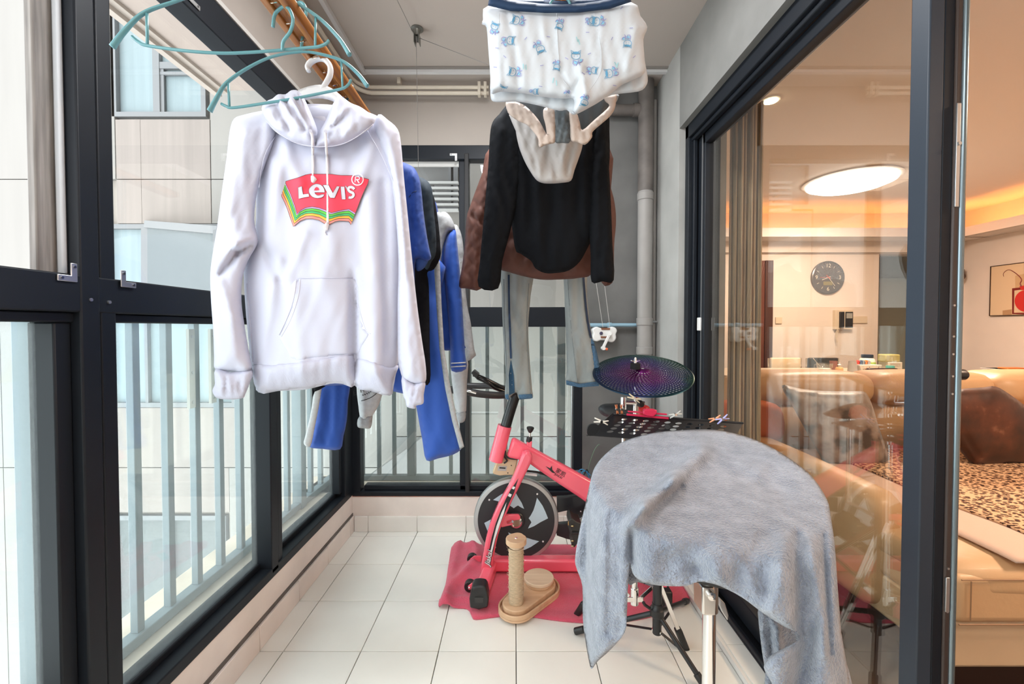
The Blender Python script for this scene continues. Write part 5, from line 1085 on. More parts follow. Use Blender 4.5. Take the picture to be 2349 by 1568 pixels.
# hi-hat style stand with the perforated pad
hc = Vector((.4665, 1.62, 0)); cp = Vector(P(1473, 857, 1.62)); CR = .188
hs = thing('cymbal_stand', 'chrome cymbal stand holding the perforated purple and green cymbal', 'cymbal stand', tuple(hc))
MB().tube([(hc.x, hc.y, .20), (hc.x, hc.y, .80)], .0125, 16).build('lower_tube', m_chrome, hs); MB().tube([(hc.x, hc.y, .80), (cp.x-.025, cp.y, cp.z-.05)], .008, 12).build('upper_tube', m_chrome, hs)
MB().tube([(hc.x, hc.y, .175), (hc.x, hc.y, .24)], .0165, 16).build('bottom_joint', m_chrome, hs, bev=.002)
for px, py in ((1330,1400),(1566,1470),(1450,1330)):
    ft = Vector(PF(px, py, .025)); col = Vector((hc.x, hc.y, .50)); sd2 = Vector((ft.y-col.y, col.x-ft.x, 0)).normalized()*.013
    for s_ in (-1, 1): 
        bl_ = MB().beam(col+sd2*s_, ft+sd2*s_*.5, .004, .015, up=(0,0,1)).build('leg', m_chrome, hs, bev=.001)
    if py > 1350:
        d = (ft-col).normalized(); MB().beam(ft-d*.055, ft+d*.035, .034, .026).build('rubber_foot', m_black, bl_, bev=.007, seg=3)
    md = col.lerp(ft, .50); MB().beam(Vector((hc.x, hc.y, .195))+(md-Vector((hc.x, hc.y, md.z))).normalized()*.022, md, .003, .013, up=(0,0,1)).build('brace', m_chrome, hs)
MB().box(hc.x-.032, hc.y-.014, .19, hc.x+.032, hc.y-.010, .21).build('brace_hub', m_chrome, hs, bev=.003)
MB().tube([P(1430,910,1.6), P(1430,938,1.6)], .011, 12).build('clamp', m_chrome, hs); MB().tube([P(1425,922,1.6), P(1478,924,1.6)], .0075, 12).build('clamp', m_chrome, hs); MB().tube([P(1459,905,1.6), P(1458,948,1.61)], .011, 12).build('clamp', m_chrome, hs)
MB().lathe(P(1470,926,1.59), (0,-1,0), [(.013,-.01),(.013,.004),(.008,.010)], 14).build('wing_nut', m_black, hs)
# perforated cymbal
m_cy, ntc, bc = nt_new('iridescent_cymbal_film'); bc.inputs['Metallic'].default_value = .85; bc.inputs['Roughness'].default_value = .28
tc = ntc.nodes.new('ShaderNodeTexCoord'); vl = ntc.nodes.new('ShaderNodeVectorMath'); vl.operation = 'DISTANCE'; vl.inputs[1].default_value = (cp.x-.02, cp.y-.02, cp.z)
ntc.links.new(tc.outputs['Object'], vl.inputs[0]); nz = ntc.nodes.new('ShaderNodeTexNoise'); nz.inputs['Scale'].default_value = 7; ntc.links.new(tc.outputs['Object'], nz.inputs['Vector'])
ma = ntc.nodes.new('ShaderNodeMath'); ma.operation = 'MULTIPLY_ADD'; ma.inputs[1].default_value = .14; ntc.links.new(nz.outputs['Fac'], ma.inputs[0]); ntc.links.new(vl.outputs['Value'], ma.inputs[2])
cr = ntc.nodes.new('ShaderNodeValToRGB'); e = cr.color_ramp.elements; e[0].position = .06; e[0].color = (.20,.02,.16,1); e[1].position = .30; e[1].color = (.02,.09,.045,1)
for p_, c_ in ((.13,(.16,.02,.18,1)),(.18,(.06,.025,.18,1)),(.22,(.03,.04,.14,1)),(.26,(.015,.07,.07,1))): x_ = e.new(p_); x_.color = c_
ntc.links.new(ma.outputs[0], cr.inputs[0]); ntc.links.new(cr.outputs[0], bc.inputs['Base Color'])
cy = thing('cymbal', 'perforated low-volume cymbal with a purple and green sheen', 'cymbal', tuple(cp))
th = R_(19); V = []; F = []; NR, NS = 44, 144
def cyp(r, a):
    x, y = r*math.cos(a), r*math.sin(a); z = .012*(1-(r/CR)**2)+(.012*max(0, 1-(r/.035)**2))
    return (cp.x+x, cp.y+y*math.cos(th)-z*math.sin(th), cp.z+y*math.sin(th)+z*math.cos(th)+.06*x)
for i in range(NR):
    for j in range(NS): V.append(cyp(.006+(CR-.006)*i/(NR-1), 2*math.pi*(j+i*.35)/NS))
for i in range(NR-1):
    r = .006+(CR-.006)*i/(NR-1); stp = 1 if r > .09 else (2 if r > .045 else 4)
    for j in range(NS):
        if 3 < i < NR-3 and i % 2 == 1 and (j//stp) % 2 == 0 and (stp == 1 or (j % (2*stp)) < max(1, stp//1)): continue
        j2 = (j+1) % NS; F.append((i*NS+j, i*NS+j2, (i+1)*NS+j2, (i+1)*NS+j))
o = mesh_obj('perforated_disc', V, F, m_cy, cy, 180); sd = o.modifiers.new('solid', 'SOLIDIFY'); sd.thickness = .0012
q = P(1457, 843, 1.61); ax = (0, -math.sin(th)*.3, 1)
MB().lathe(q, ax, [(.0185,-.004),(.0185,.016),(.015,.018)], 24).build('felt_washer', mat('black_felt', (.012,.012,.013), .9), cy); MB().lathe((q[0], q[1], q[2]+.016), ax, [(.006,0),(.006,.016),(.003,.024)], 12).build('threaded_tip', m_chrome, cy)
for s_ in (-1, 1): MB().beam((q[0], q[1], q[2]+.022), (q[0]+.018*s_, q[1], q[2]+.028), .012, .005).build('wing_nut', mat('lilac_wing_nut', (.45,.35,.6), .25, metal=.7) if s_ > 0 else m_chrome, cy, bev=.002)
# drum pads behind
dp2 = thing('drum_pad', 'dark oval drum pad behind the music stand', 'drum pad', P(1425, 940, 1.75))
Cloth([(1372,936),(1382,927),(1400,925),(1440,925),(1475,935),(1500,950),(1460,960),(1400,957),(1380,950)], 1.78, T=.03, Rr=.03, step=5).build('rubber_head', mat('slate_rubber', (.035,.04,.045), .45), dp2)
MB().tube([P(1430,955,1.80), (P(1430,955,1.80)[0], 1.80, .5), (hc.x, hc.y, .5)], .008, 10).build('mount_arm', m_chrome, dp2)
dp3 = thing('drum_pad', 'red drum pad behind the red clip on the music stand', 'drum pad', P(1477, 940, 1.7))
Cloth([(1461,944),(1464,933),(1475,928),(1488,931),(1494,944),(1492,958),(1464,958)], 1.69, T=.02, Rr=.02, step=4).build('rubber_head', mat('red_plastic', (.65,.03,.03), .35), dp3)
MB().tube([P(1478,955,1.70), P(1470,975,1.65), (hc.x, hc.y+.02, .80)], .006, 10).build('mount_arm', m_chrome, dp3)
# pegs
def peg(label, px, py, Y, ang, col, L=34, op=16):
    m = mat('peg_%s' % label.split()[0], col, .4); t = thing('clothes_peg', label, 'clothes peg', P(px, py, Y), 'clothes pegs on the music stand')
    for s_ in (-1, 1):
        a = R_(ang+s_*op); c, s = math.cos(a), math.sin(a); pts = [(px-c*L*.5, py-s*L*.5), (px, py-s_*.8), (px+c*L*.5, py+s*L*.5)]
        MB().tube(spl([P(x, y, Y+s_*.002) for x, y in pts], 3), [.0030,.0038,.0045,.0052,.0045,.0036,.003], 8, sy=.6).build('jaw', m, t, 180)
    MB().tube([(P(px,py,Y)[0], Y-.008, P(px,py,Y)[2]), (P(px,py,Y)[0], Y+.008, P(px,py,Y)[2])], .0045, 10).build('spring', m_chrome, t)
    return t
peg('cream clothes peg clipped under the front rim of the cymbal', 1455, 913, 1.44, 25, (.72,.62,.45), 32)
peg('orange clothes peg at the back corner of the music stand, left one of a pair', 1415, 938, 1.51, 80, (.70,.22,.09), 22, 10)
peg('amber clothes peg at the back corner of the music stand, right one of a pair', 1426, 938, 1.51, 86, (.72,.24,.10), 22, 10)
peg('ivory clothes peg on the front left corner of the music stand', 1379, 966, 1.36, 12, (.78,.75,.68), 34)
peg('white clothes peg right of the red clip on the music stand', 1549, 950, 1.47, -20, (.78,.80,.76), 30)
peg('peach clothes peg at the right end of the music stand', 1640, 960, 1.44, -18, (.85,.38,.20), 30)
peg('lavender clothes peg at the right end of the music stand', 1657, 961, 1.43, -24, (.45,.45,.80), 32, 20)
rc = thing('long_clip', 'red long plastic clip on the back edge of the music stand', 'clip', P(1485, 948, 1.5)); m_rc = mat('raspberry_plastic', (.75,.03,.10), .35)
MB().beam(P(1437,950,1.5), P(1534,959,1.48), .006, .008).build('jaw_bar', m_rc, rc, bev=.002); MB().beam(P(1440,943,1.495), P(1530,950,1.475), .006, .006).build('jaw_bar', m_rc, rc, bev=.002)
MB().slab([(1476,942),(1480,938),(1500,938),(1508,941),(1506,950),(1498,956),(1484,954),(1476,950)], 1.465, 1.48).build('grip', m_rc, rc, bev=.003)
# ================================================================ COVERED DRUM (grey towel)
DX, DY, DZ, DR, DT = .44, .955, .905, .272, R_(7.8)
dr = thing('practice_drum', 'round drum hidden under the grey-blue towel on a chrome leg', 'drum', (DX, DY, 0))
axd = (0, -math.sin(DT), math.cos(DT))
MB().lathe((DX, DY+.02, DZ-.11), axd, [(.18,0),(DR-.045,.01),(DR-.045,.07),(DR-.06,.078)], 48).build('drum_shell', m_black, dr)
px_ = Vector(P(1627, 1400, .90))
MB().tube([(px_.x, .90, .0), (px_.x, .90, .66)], .0135, 24).build('chrome_leg', m_chrome, dr); MB().tube([(px_.x, .90, .64), (px_.x, .90, .82)], .0175, 24).build('leg_sleeve', mat('satin_nickel', (.72,.71,.68), .25, metal=1), dr)
cb = MB().slab([(1611,1345),(1640,1347),(1646,1372),(1644,1412),(1612,1412)], .878, .925).build('leg_clamp', MATS['satin_nickel'], dr, bev=.004); MB().lathe(P(1631,1364,.878), (0,-1,0), [(.009,-.001),(.009,.006),(.005,.008)], 16).build('clamp_screw', m_chrome, cb)
for an in (20, 160, 270):
    MB().tube([(px_.x, .90, .18), (px_.x+.25*math.cos(R_(an)), .90+.22*math.sin(R_(an)), .012)], .008, 10).build('leg', m_chrome, dr)
MB().slab([(1652,1372),(1664,1385),(1672,1412),(1670,1424),(1658,1406),(1650,1388)], .93, .94).build('stand_bracket', m_alu, dr, bev=.002)
m_tow = ramp_mat('grey_blue_terry', [(.30,(.205,.235,.295)),(.5,(.27,.30,.365)),(.72,(.345,.38,.45))], 30, .95, sheen=.5, detail=8)
nt = m_tow.node_tree; b = nt.nodes['Principled BSDF']; tcn = nt.nodes['Texture Coordinate']
n2 = nt.nodes.new('ShaderNodeTexNoise'); n2.inputs['Scale'].default_value = 210; n2.inputs['Detail'].default_value = 3; nt.links.new(tcn.outputs['Object'], n2.inputs['Vector'])
bp = nt.nodes.new('ShaderNodeBump'); bp.inputs['Strength'].default_value = .9; bp.inputs['Distance'].default_value = .009; nt.links.new(n2.outputs['Fac'], bp.inputs['Height']); nt.links.new(bp.outputs[0], b.inputs['Normal'])
N = Vector(axd); C0 = Vector((DX, DY, DZ)); CAMP = Vector((0, 0, 1.25))
def plane_hit(px, py):
    d = Vector(ray(px, py)); t = (C0-CAMP).dot(N)/d.dot(N); return CAMP+d*t
ring = [C0+Vector((DR*math.cos(a), DR*math.sin(a)*math.cos(DT), DR*math.sin(a)*math.sin(DT))) for a in np.linspace(0, 2*math.pi, 361)[:-1]]
def proj(v):
    d = v-CAMP; x = d.x; y = d.z*CP+d.y*SP; z = d.y*CP-d.z*SP
    return (1174.5+SX+FPX*x/z, 784+SY-FPX*y/z)
pr = [(*proj(v), v.y) for v in ring]
iL = min(range(360), key=lambda i: pr[i][0]); iR = max(range(360), key=lambda i: pr[i][0])
near = []; i = iL
while i != iR: near.append(pr[i]); i = (i+1) % 360
near.append(pr[iR]); near.sort()
nx = np.array([q[0] for q in near]); ny = np.array([q[1] for q in near]); nY = np.array([q[2] for q in near])
def towel_Y(x, y):
    x = np.asarray(x, float); y = np.asarray(y, float); out = np.zeros(len(x))
    ex = np.interp(x, nx, ny); eY = np.interp(x, nx, nY)
    for i in range(len(x)):
        h = plane_hit(x[i], y[i]).y; g = y[i]-ex[i]
        sk = eY[i]-.004-.02*min(max(g, 0)/150, 1)
        out[i] = .5*(h+sk+math.sqrt((h-sk)**2+.022**2))-.008
    return out
hemL = [(1357,1532),(1370,1515),(1400,1490),(1432,1452),(1437,1410),(1440,1360),(1441,1325)]
out1 = [(1580,985),(1640,985),(1700,997),(1760,1020),(1820,1057),(1865,1095),(1897,1145),(1905,1180),(1915,1250),(1922,1350),(1930,1450),(1940,1600),(1790,1600),(1770,1565),(1752,1530),(1765,1505),(1800,1485),(1832,1467),(1831,1452),(1800,1437),(1775,1422),(1745,1402),(1710,1375),(1680,1357),(1650,1343),(1625,1336),(1600,1334),(1575,1343),(1540,1344),(1500,1341),(1470,1333),(1452,1315),(1445,1290),(1442,1325),(1440,1360),(1438,1410),(1433,1450),(1400,1490),(1372,1515),(1358,1533),(1352,1520),(1343,1470),(1337,1420),(1336,1345),(1325,1310),(1319,1285),(1325,1240),(1335,1190),(1345,1145),(1355,1100),(1365,1070),(1390,1040),(1430,1012),(1500,992)]
def tow_fn(x, y):
    below = np.clip((y-np.interp(x, nx, ny)+10)/60, 0, 1)
    f = .012*below*(np.sin(x/24.+y/160)+.5*np.sin(x/13.+1))*np.clip((x-1300)/60, 0, 1)
    f += .030*np.exp(-((x-1385-(y-1300)*-.05)/32)**2)*np.clip((y-1120)/140, 0, 1)*np.where(x < 1442, 1, 0)
    f -= .004*np.clip((1442-x)/8, 0, 1)
    return f
mt_folds = [(1605,1035,1545,1100,22,.050),(1545,1100,1480,1160,20,.050),(1480,1160,1445,1205,16,.040),(1560,1115,1485,1180,10,-.030),(1432,1220,1430,1400,12,.016),(1448,1215,1450,1330,7,-.022),(1650,1050,1790,1120,30,-.020),(1620,1040,1740,1080,20,.018),(1480,1230,1800,1255,60,.010),(1420,1090,1500,1060,30,-.015),(1540,1285,1620,1250,22,-.012),(1600,1300,1640,1340,14,-.014),
            (1370,1130,1345,1290,14,-.010),(1400,1180,1395,1450,9,-.010),(1360,1300,1365,1480,10,.010),(1760,1230,1700,1300,22,-.012),(1830,1230,1835,1460,12,-.016),(1860,1240,1890,1500,14,.014),(1890,1230,1905,1500,6,-.012),(1800,1240,1770,1400,16,.010),(1700,1290,1760,1400,18,.008),(1880,1400,1830,1560,14,-.012)]
tw = thing('bath_towel', 'thick grey-blue bath towel draped over the round drum', 'towel', (DX, DY, DZ))
TC = Cloth(out1, lambda x, y: towel_Y(x, y), T=.011, Rr=.014, folds=mt_folds, wav=(0, 10), step=6, fn=tow_fn)
TC.build('cloth', m_tow, tw, jitter=.0022)
T2 = Cloth([(1742,1380),(1800,1380),(1850,1400),(1900,1420),(1935,1500),(1945,1600),(1768,1600),(1756,1540),(1745,1470)], .80, T=.012, Rr=.016, folds=[(1785,1440,1795,1600,10,.020),(1765,1440,1775,1600,6,-.014),(1830,1480,1825,1600,12,-.016),(1870,1450,1890,1600,14,.014)], wav=(.003, 30), step=8)
T2.build('rear_fold', m_tow, tw, jitter=.002)
T3 = Cloth([(1430,1230),(1470,1240),(1480,1320),(1500,1345),(1462,1334),(1440,1336)], .93, T=.008, Rr=.012, step=7, wav=(.002, 20)); T3.build('rear_fold', m_tow, tw)
# ================================================================ LIVING ROOM
def PXW(px, py, X):
    d = ray(px, py); t = X/d[0]; return (X, d[1]*t, 1.25+d[2]*t)
m_lea = mat('beige_leather', (.61,.385,.205), .48, coat=.04, var=.05, vs=5, bump=.25, bs=35, bd=.004)
m_lea_b = mat('cream_leather_base', (.66,.48,.30), .45, var=.04, vs=5)
m_stitch = mat('brown_piping', (.30,.17,.09), .6)
so = thing('corner_sofa', 'beige leather corner sofa seen through the sliding door', 'sofa', (2.6, 2.1, .0))
MB().box(1.47, 1.40, .10, 4.4, 2.95, .265).build('base', m_lea_b, so, bev=.012)
MB().box(1.53, 1.45, .0, 4.3, 2.9, .10).build('plinth', mat('dark_plinth', (.03,.012,.008), .5), so)
def soft(name, b, r, m=m_lea, parent=so):
    o = MB().box(*b).build(name, m, parent); bm = bmesh.new(); bm.from_mesh(o.data)
    bmesh.ops.subdivide_edges(bm, edges=bm.edges, cuts=5, use_grid_fill=True)
    c = Vector(((b[0]+b[3])/2, (b[1]+b[4])/2, (b[2]+b[5])/2)); h = Vector((abs(b[3]-b[0])/2, abs(b[4]-b[1])/2, abs(b[5]-b[2])/2))
    for v in bm.verts:
        q = [(v.co[i]-c[i])/h[i] for i in range(3)]
        for i in range(3):
            o1, o2 = [k for k in range(3) if k != i]
            if abs(q[i]) > .99: v.co[i] += math.copysign(r*.45*(1-q[o1]**2)*(1-q[o2]**2), q[i])
    bm.to_mesh(o.data); bm.free(); bevel(o, r, 5); o.data.polygons.foreach_set('use_smooth', [True]*len(o.data.polygons)); return o
def softbox(name, b, e=4.0, n=20, m=m_lea, parent=so, puff=0):
    """rounded cushion: superellipsoid box"""
    c = [(b[0]+b[3])/2, (b[1]+b[4])/2, (b[2]+b[5])/2]; h = [abs(b[3]-b[0])/2, abs(b[4]-b[1])/2, abs(b[5]-b[2])/2]; V = []; F = []; idx = {}
    rad = min(h)*.85
    def vert(p):
        k = tuple(round(a, 5) for a in p)
        if k not in idx:
            q = Vector([p[i]*h[i] for i in range(3)]); inner = Vector([max(-(h[i]-rad), min(h[i]-rad, q[i])) for i in range(3)]); d = q-inner
            if d.length > 1e-6: q = inner+d.normalized()*rad
            if puff:
                for i in range(3):
                    o1, o2 = [k2 for k2 in range(3) if k2 != i]
                    if abs(p[i]) > .999: q[i] += math.copysign(puff*(1-p[o1]**2)*(1-p[o2]**2), p[i])
            idx[k] = len(V); V.append([q[i]+c[i] for i in range(3)])
        return idx[k]
    g = [math.sin(math.pi/2*(-1+2*i/n)) if False else -1+2*i/n for i in range(n+1)]
    for ax in range(3):
        o1, o2 = [k for k in range(3) if k != ax]
        for sgn in (-1, 1):
            for i in range(n):
                for j in range(n):
                    q = []
                    for a_, b_ in ((i,j),(i+1,j),(i+1,j+1),(i,j+1)):
                        p = [0,0,0]; p[ax] = sgn; p[o1] = g[a_]; p[o2] = g[b_]; q.append(vert(p))
                    F.append(tuple(q))
    return mesh_obj(name, V, F, m, parent, 180)
MB().box(1.462, 1.378, .262, 4.4, 2.80, .43).build('seat_cushion', m_lea, so, bev=.028, seg=5)
softbox('seat_top', (1.462, 1.378, .33, 4.4, 2.80, .462), n=24, puff=.012)
MB().tube([(1.475, 1.374, .418), (4.4, 1.374, .418)], .0022, 6).build('stitching', m_stitch, so); MB().tube([(1.505, 1.372, .285), (1.505, 1.372, .415)], .0018, 6).build('stitching', m_stitch, so); MB().tube([(1.47, 1.375, .268), (4.4, 1.375, .268)], .003, 6).build('stitching', m_stitch, so)
softbox('arm_rest', (1.41, 1.67, .10, 1.60, 3.02, .58), n=20, puff=.012)
for i, (a, b) in enumerate(((1.56,2.285),(2.285,3.045),(3.045,3.80),(3.80,4.5))):
    softbox('back_cushion', (a+.004, 2.70, .40, b-.004, 2.98, .82), n=16, puff=.03)
    softbox('head_cushion', (a+.003, 2.62, .76, b-.003, 2.96, .958), n=16, puff=.012)
    MB().tube([(b-.035, 2.66+.10*math.sin(t), .86+.095*math.cos(t)) for t in np.linspace(-.6, 1.4, 8)], .003, 6).build('piping', m_stitch, so) if False else None
MB().box(1.50, 2.95, .10, 4.5, 3.04, .90).build('back_panel', m_lea_b, so, bev=.02)
# blanket
m_bl = mat('dusty_pink_blanket', (.62,.42,.31), .9, sheen=.3, bump=.4, bs=120, bd=.002)
m_leo, nt, b = nt_new('leopard_print_cloth'); b.inputs['Roughness'].default_value = .9
tc = nt.nodes.new('ShaderNodeTexCoord'); mp = nt.nodes.new('ShaderNodeMapping'); mp.inputs['Scale'].default_value = (1, 1.5, 1); nt.links.new(tc.outputs['Object'], mp.inputs[0])
vo = nt.nodes.new('ShaderNodeTexVoronoi'); vo.inputs['Scale'].default_value = 50; nt.links.new(mp.outputs[0], vo.inputs['Vector'])
nz = nt.nodes.new('ShaderNodeTexNoise'); nz.inputs['Scale'].default_value = 60; nt.links.new(mp.outputs[0], nz.inputs['Vector'])
ad = nt.nodes.new('ShaderNodeMath'); ad.operation = 'MULTIPLY_ADD'; ad.inputs[1].default_value = .35; nt.links.new(nz.outputs['Fac'], ad.inputs[0]); nt.links.new(vo.outputs['Distance'], ad.inputs[2])
cr = nt.nodes.new('ShaderNodeValToRGB'); cr.color_ramp.interpolation = 'EASE'; e = cr.color_ramp.elements; e[0].position = .55; e[0].color = (.045,.015,.006,1); e[1].position = .70; e[1].color = (.66,.42,.24,1); x_ = e.new(.62); x_.color = (.22,.08,.025,1)
nt.links.new(ad.outputs[0], cr.inputs[0]); nt.links.new(cr.outputs[0], b.inputs['Base Color'])
bl = thing('blanket', 'dusty pink blanket with a leopard print centre spread over the sofa seat', 'blanket', (2.6, 2.0, .47))
def drape(name, x0, x1, y0, y1, z, m, amp=.004):
    nx_, ny_ = 60, 50; V = []; F = []
    for j in range(ny_+1):
        for i in range(nx_+1):
            x = x0+(x1-x0)*i/nx_; y = y0+(y1-y0)*j/ny_; xx = x+.010*math.sin(y*9)*(1-i/nx_); V.append((xx, y, z+amp*noise.noise(Vector((x*6, y*6, 0)))+.010*(1-((x-2.93)/1.5)**2)))
    for j in range(ny_):
        for i in range(nx_): a = j*(nx_+1)+i; F.append((a, a+1, a+nx_+2, a+nx_+1))
    o = mesh_obj(name, V, F, m, bl, 180); s_ = o.modifiers.new('solid', 'SOLIDIFY'); s_.thickness = .008; s_.offset = 1; return o
drape('border_cloth', 1.655, 4.3, 1.374, 2.66, .470, m_bl); drape('leopard_panel', 1.885, 4.1, 1.50, 2.60, .4785, m_leo)
MB().tube([(2.55+.0*i, 1.6+.1*i, .492) for i in range(2)], .001, 4) 
# scatter cushions
m_vel = ramp_mat('brown_crushed_velvet', [(.3,(.018,.005,.002)),(.52,(.050,.012,.004)),(.66,(.085,.022,.008)),(.8,(.24,.11,.06))], 9, .5, sheen=.05, bump=.4)
m_velg = ramp_mat('silver_crushed_velvet', [(.36,(.06,.038,.026)),(.47,(.24,.17,.13)),(.6,(.34,.28,.24)),(.75,(.46,.36,.30))], 9, .45, sheen=.2, bump=.35)
p1_ = Cloth([(2140,900),(2200,892),(2255,888),(2284,886),(2318,905),(2360,936),(2405,968),(2425,1010),(2420,1060),(2330,1066),(2262,1070),(2236,1073),(2222,1058),(2200,1030),(2172,1000),(2150,960)], 2.36, T=.085, Rr=.14, step=8, folds=[(2175,1000,2235,1060,14,.01),(2215,1000,2250,1060,8,-.008)], smoothp=1)
top(p1_.build('scatter_cushion', m_vel), 'brown velvet scatter cushion leaning on the sofa in the open doorway', 'cushion')
c_ = top(Cloth([(1793,884),(1830,890),(1870,895),(1920,897),(1975,897),(1990,905),(2003,935),(2015,975),(2030,1020),(2040,1060),(2000,1075),(1940,1072),(1893,1062),(1878,1040),(1850,990),(1820,935)], 2.40, T=.08, Rr=.12, step=8, folds=[(1850,900,1890,1040,12,-.010)]).build('scatter_cushion', m_velg), 'silver and brown crushed velvet cushion behind the sliding door glass', 'cushion')
Cloth([(1680,925),(1740,918),(1790,920),(1812,945),(1825,1000),(1800,1020),(1720,1010),(1680,1000)], 2.5, T=.07, Rr=.10, step=9)
top(Cloth([(1650,925),(1700,916),(1750,918),(1790,935),(1800,985),(1780,1012),(1700,1008),(1655,1000)], 2.58, T=.05, Rr=.09, step=9).build('scatter_cushion', mat('burnt_orange_cloth', (.62,.17,.06), .7)), 'burnt orange cushion in the corner of the sofa beside the curtain', 'cushion')
# curtain
m_cur = ramp_mat('striped_gold_curtain', [(.30,(.20,.155,.11)),(.42,(.50,.37,.23)),(.5,(.27,.21,.15)),(.6,(.70,.52,.33)),(.72,(.38,.26,.16))], 30, .45, stretch=(4,4,.04), sheen=.3, detail=2)
cu = thing('curtain', 'striped gold and grey curtain gathered beside the inner wall', 'curtain', (1.18, 2.19, 0))
V = []; n = 90; prof = []
for i in range(n+1):
    t = i/n; prof.append((1.118+.150*t, 2.195+.022*math.sin(t*2*math.pi*6)+.008*math.sin(t*17)))
zs = np.linspace(.02, 2.40, 12); F = []
for z in zs:
    for x, y in prof: V.append((x+(.012*max(0, 1.2-z) if x > 1.2 else 0), y, z))
for j in range(11):
    for i in range(n): a = j*(n+1)+i; F.append((a, a+1, a+n+2, a+n+1))
o = mesh_obj('curtain_panel', V, F, m_cur, cu, 180); s_ = o.modifiers.new('solid', 'SOLIDIFY'); s_.thickness = .004
MB().tube([(1.116, 2.195, 2.42), (3.0, 2.195, 2.42)], .012, 10) 
# clock
ck = P(1900, 636, 5.37); CRr = .208
cl = thing('wall_clock', 'round dark wall clock on the far wall', 'clock', ck); m_cf = mat('dark_clock_face', (.028,.024,.024), .4); m_cn = mat('cream_clock_marks', (.72,.66,.52), .5)
MB().lathe((ck[0], 5.399, ck[2]), (0,-1,0), [(CRr*.96,0),(CRr,.006),(CRr,.030),(CRr*.95,.036),(CRr*.93,.028)], 64).build('rim', mat('grey_clock_rim', (.16,.15,.15), .3, metal=.6), cl)
MB().lathe((ck[0], 5.375, ck[2]), (0,-1,0), [(CRr*.94,0),(CRr*.94,.002)], 64).build('dial', m_cf, cl)
for s_, a in (('12', 90), ('3', 0), ('6', 270), ('9', 180)): text_obj('numeral', s_, (ck[0]+.148*math.cos(R_(a)), 5.371, ck[2]+.148*math.sin(R_(a))), (1,0,0), (0,0,1), .068, m_cn, cl, .001)
mb = MB()
for k in range(12):
    if k % 3: a = R_(30*k); mb.beam((ck[0]+.135*math.cos(a), 5.371, ck[2]+.135*math.sin(a)), (ck[0]+.165*math.cos(a), 5.371, ck[2]+.165*math.sin(a)), .005, .002, up=(0,1,0))
mb.build('hour_marks', m_cn, cl)
def hand(name, ang, L, w, m, y): a = R_(ang); MB().beam((ck[0]-.03*math.cos(a), y, ck[2]-.03*math.sin(a)), (ck[0]+L*math.cos(a), y, ck[2]+L*math.sin(a)), w, .002, up=(0,1,0)).build(name, m, cl)
hand('hour_hand', 202, .085, .007, m_cn, 5.368); hand('minute_hand', -52, .135, .005, m_cn, 5.366); hand('second_hand', 180, .11, .003, mat('red_clock_hand', (.75,.12,.06), .4), 5.364); hand('red_centre', 135, .04, .006, MATS['red_clock_hand'], 5.363)
MB().box(ck[0]-.06, 5.370, ck[2]-.098, ck[0]+.055, 5.3735, ck[2]-.052).build('display', mat('olive_display', (.25,.22,.10), .4), cl)
# intercom and switches
ic = P(1932, 734, 5.38); it = thing('intercom', 'cream wall intercom with black handset and screen on the far wall', 'intercom', ic)
def wallbox(pts, name, m, parent, y0=5.36, y1=5.40, bev=.003): (x0, y_0), (x1, y_1) = pts; a = P(x0, y_1, 5.38); b = P(x1, y_0, 5.38); return MB().box(a[0], y0, a[2], b[0], y1, b[2]).build(name, m, parent, bev=bev)
m_ic = mat('cream_plastic', (.70,.60,.46), .4)
wallbox(((1912,711),(1953,755)), 'housing', m_ic, it, 5.35); wallbox(((1920,715),(1930,751)), 'handset', m_black, it, 5.325, 5.35); wallbox(((1934,715),(1952,751)), 'screen_panel', m_black, it, 5.343, 5.35); wallbox(((1936,718),(1950,730)), 'screen', mat('grey_screen', (.35,.36,.33), .2), it, 5.340, 5.343)
MB().tube(spl([P(1922,753,5.34), P(1917,768,5.35), P(1921,785,5.36), P(1919,775,5.35), P(1923,756,5.345)], 5), .004, 6).build('coiled_cord', m_ic, it)
top(wallbox(((1780,727),(1795,742)), 'light_switch', m_ic, None, 5.385), 'cream square light switch left of the intercom', 'switch'); top(wallbox(((1955,725),(1991,741)), 'socket_strip', m_ic, None, 5.385), 'cream double switch plate right of the intercom', 'switch')
# brown door on far wall
m_bd = mat('red_brown_door', (.14,.045,.028), .35, var=.15, vs=3, stretch=(6,1,.5)); a = P(1700, 598, YW); b = P(1770, 598, YW)
d2 = struct(MB().box(a[0], YW-.03, 0, b[0], YW+.01, a[2]).build('door_2', m_bd, None, bev=.005), 'dark red-brown door on the far wall'); MB().box(b[0]-.10, YW-.045, 0, b[0], YW-.02, a[2]).build('door_casing', mat('dark_brown_casing', (.07,.028,.02), .35), d2, bev=.004)
dec_ = thing('door_decoration', 'small red and white sticker tag on the brown door', 'decoration', P(1717, 655, 5.36)); wallbox(((1712,645),(1721,656)), 'red_tag', mat('red_paper', (.7,.05,.04), .6), dec_, 5.355, 5.368); wallbox(((1713,657),(1720,668)), 'white_tag', m_white_pl, dec_, 5.355, 5.368)
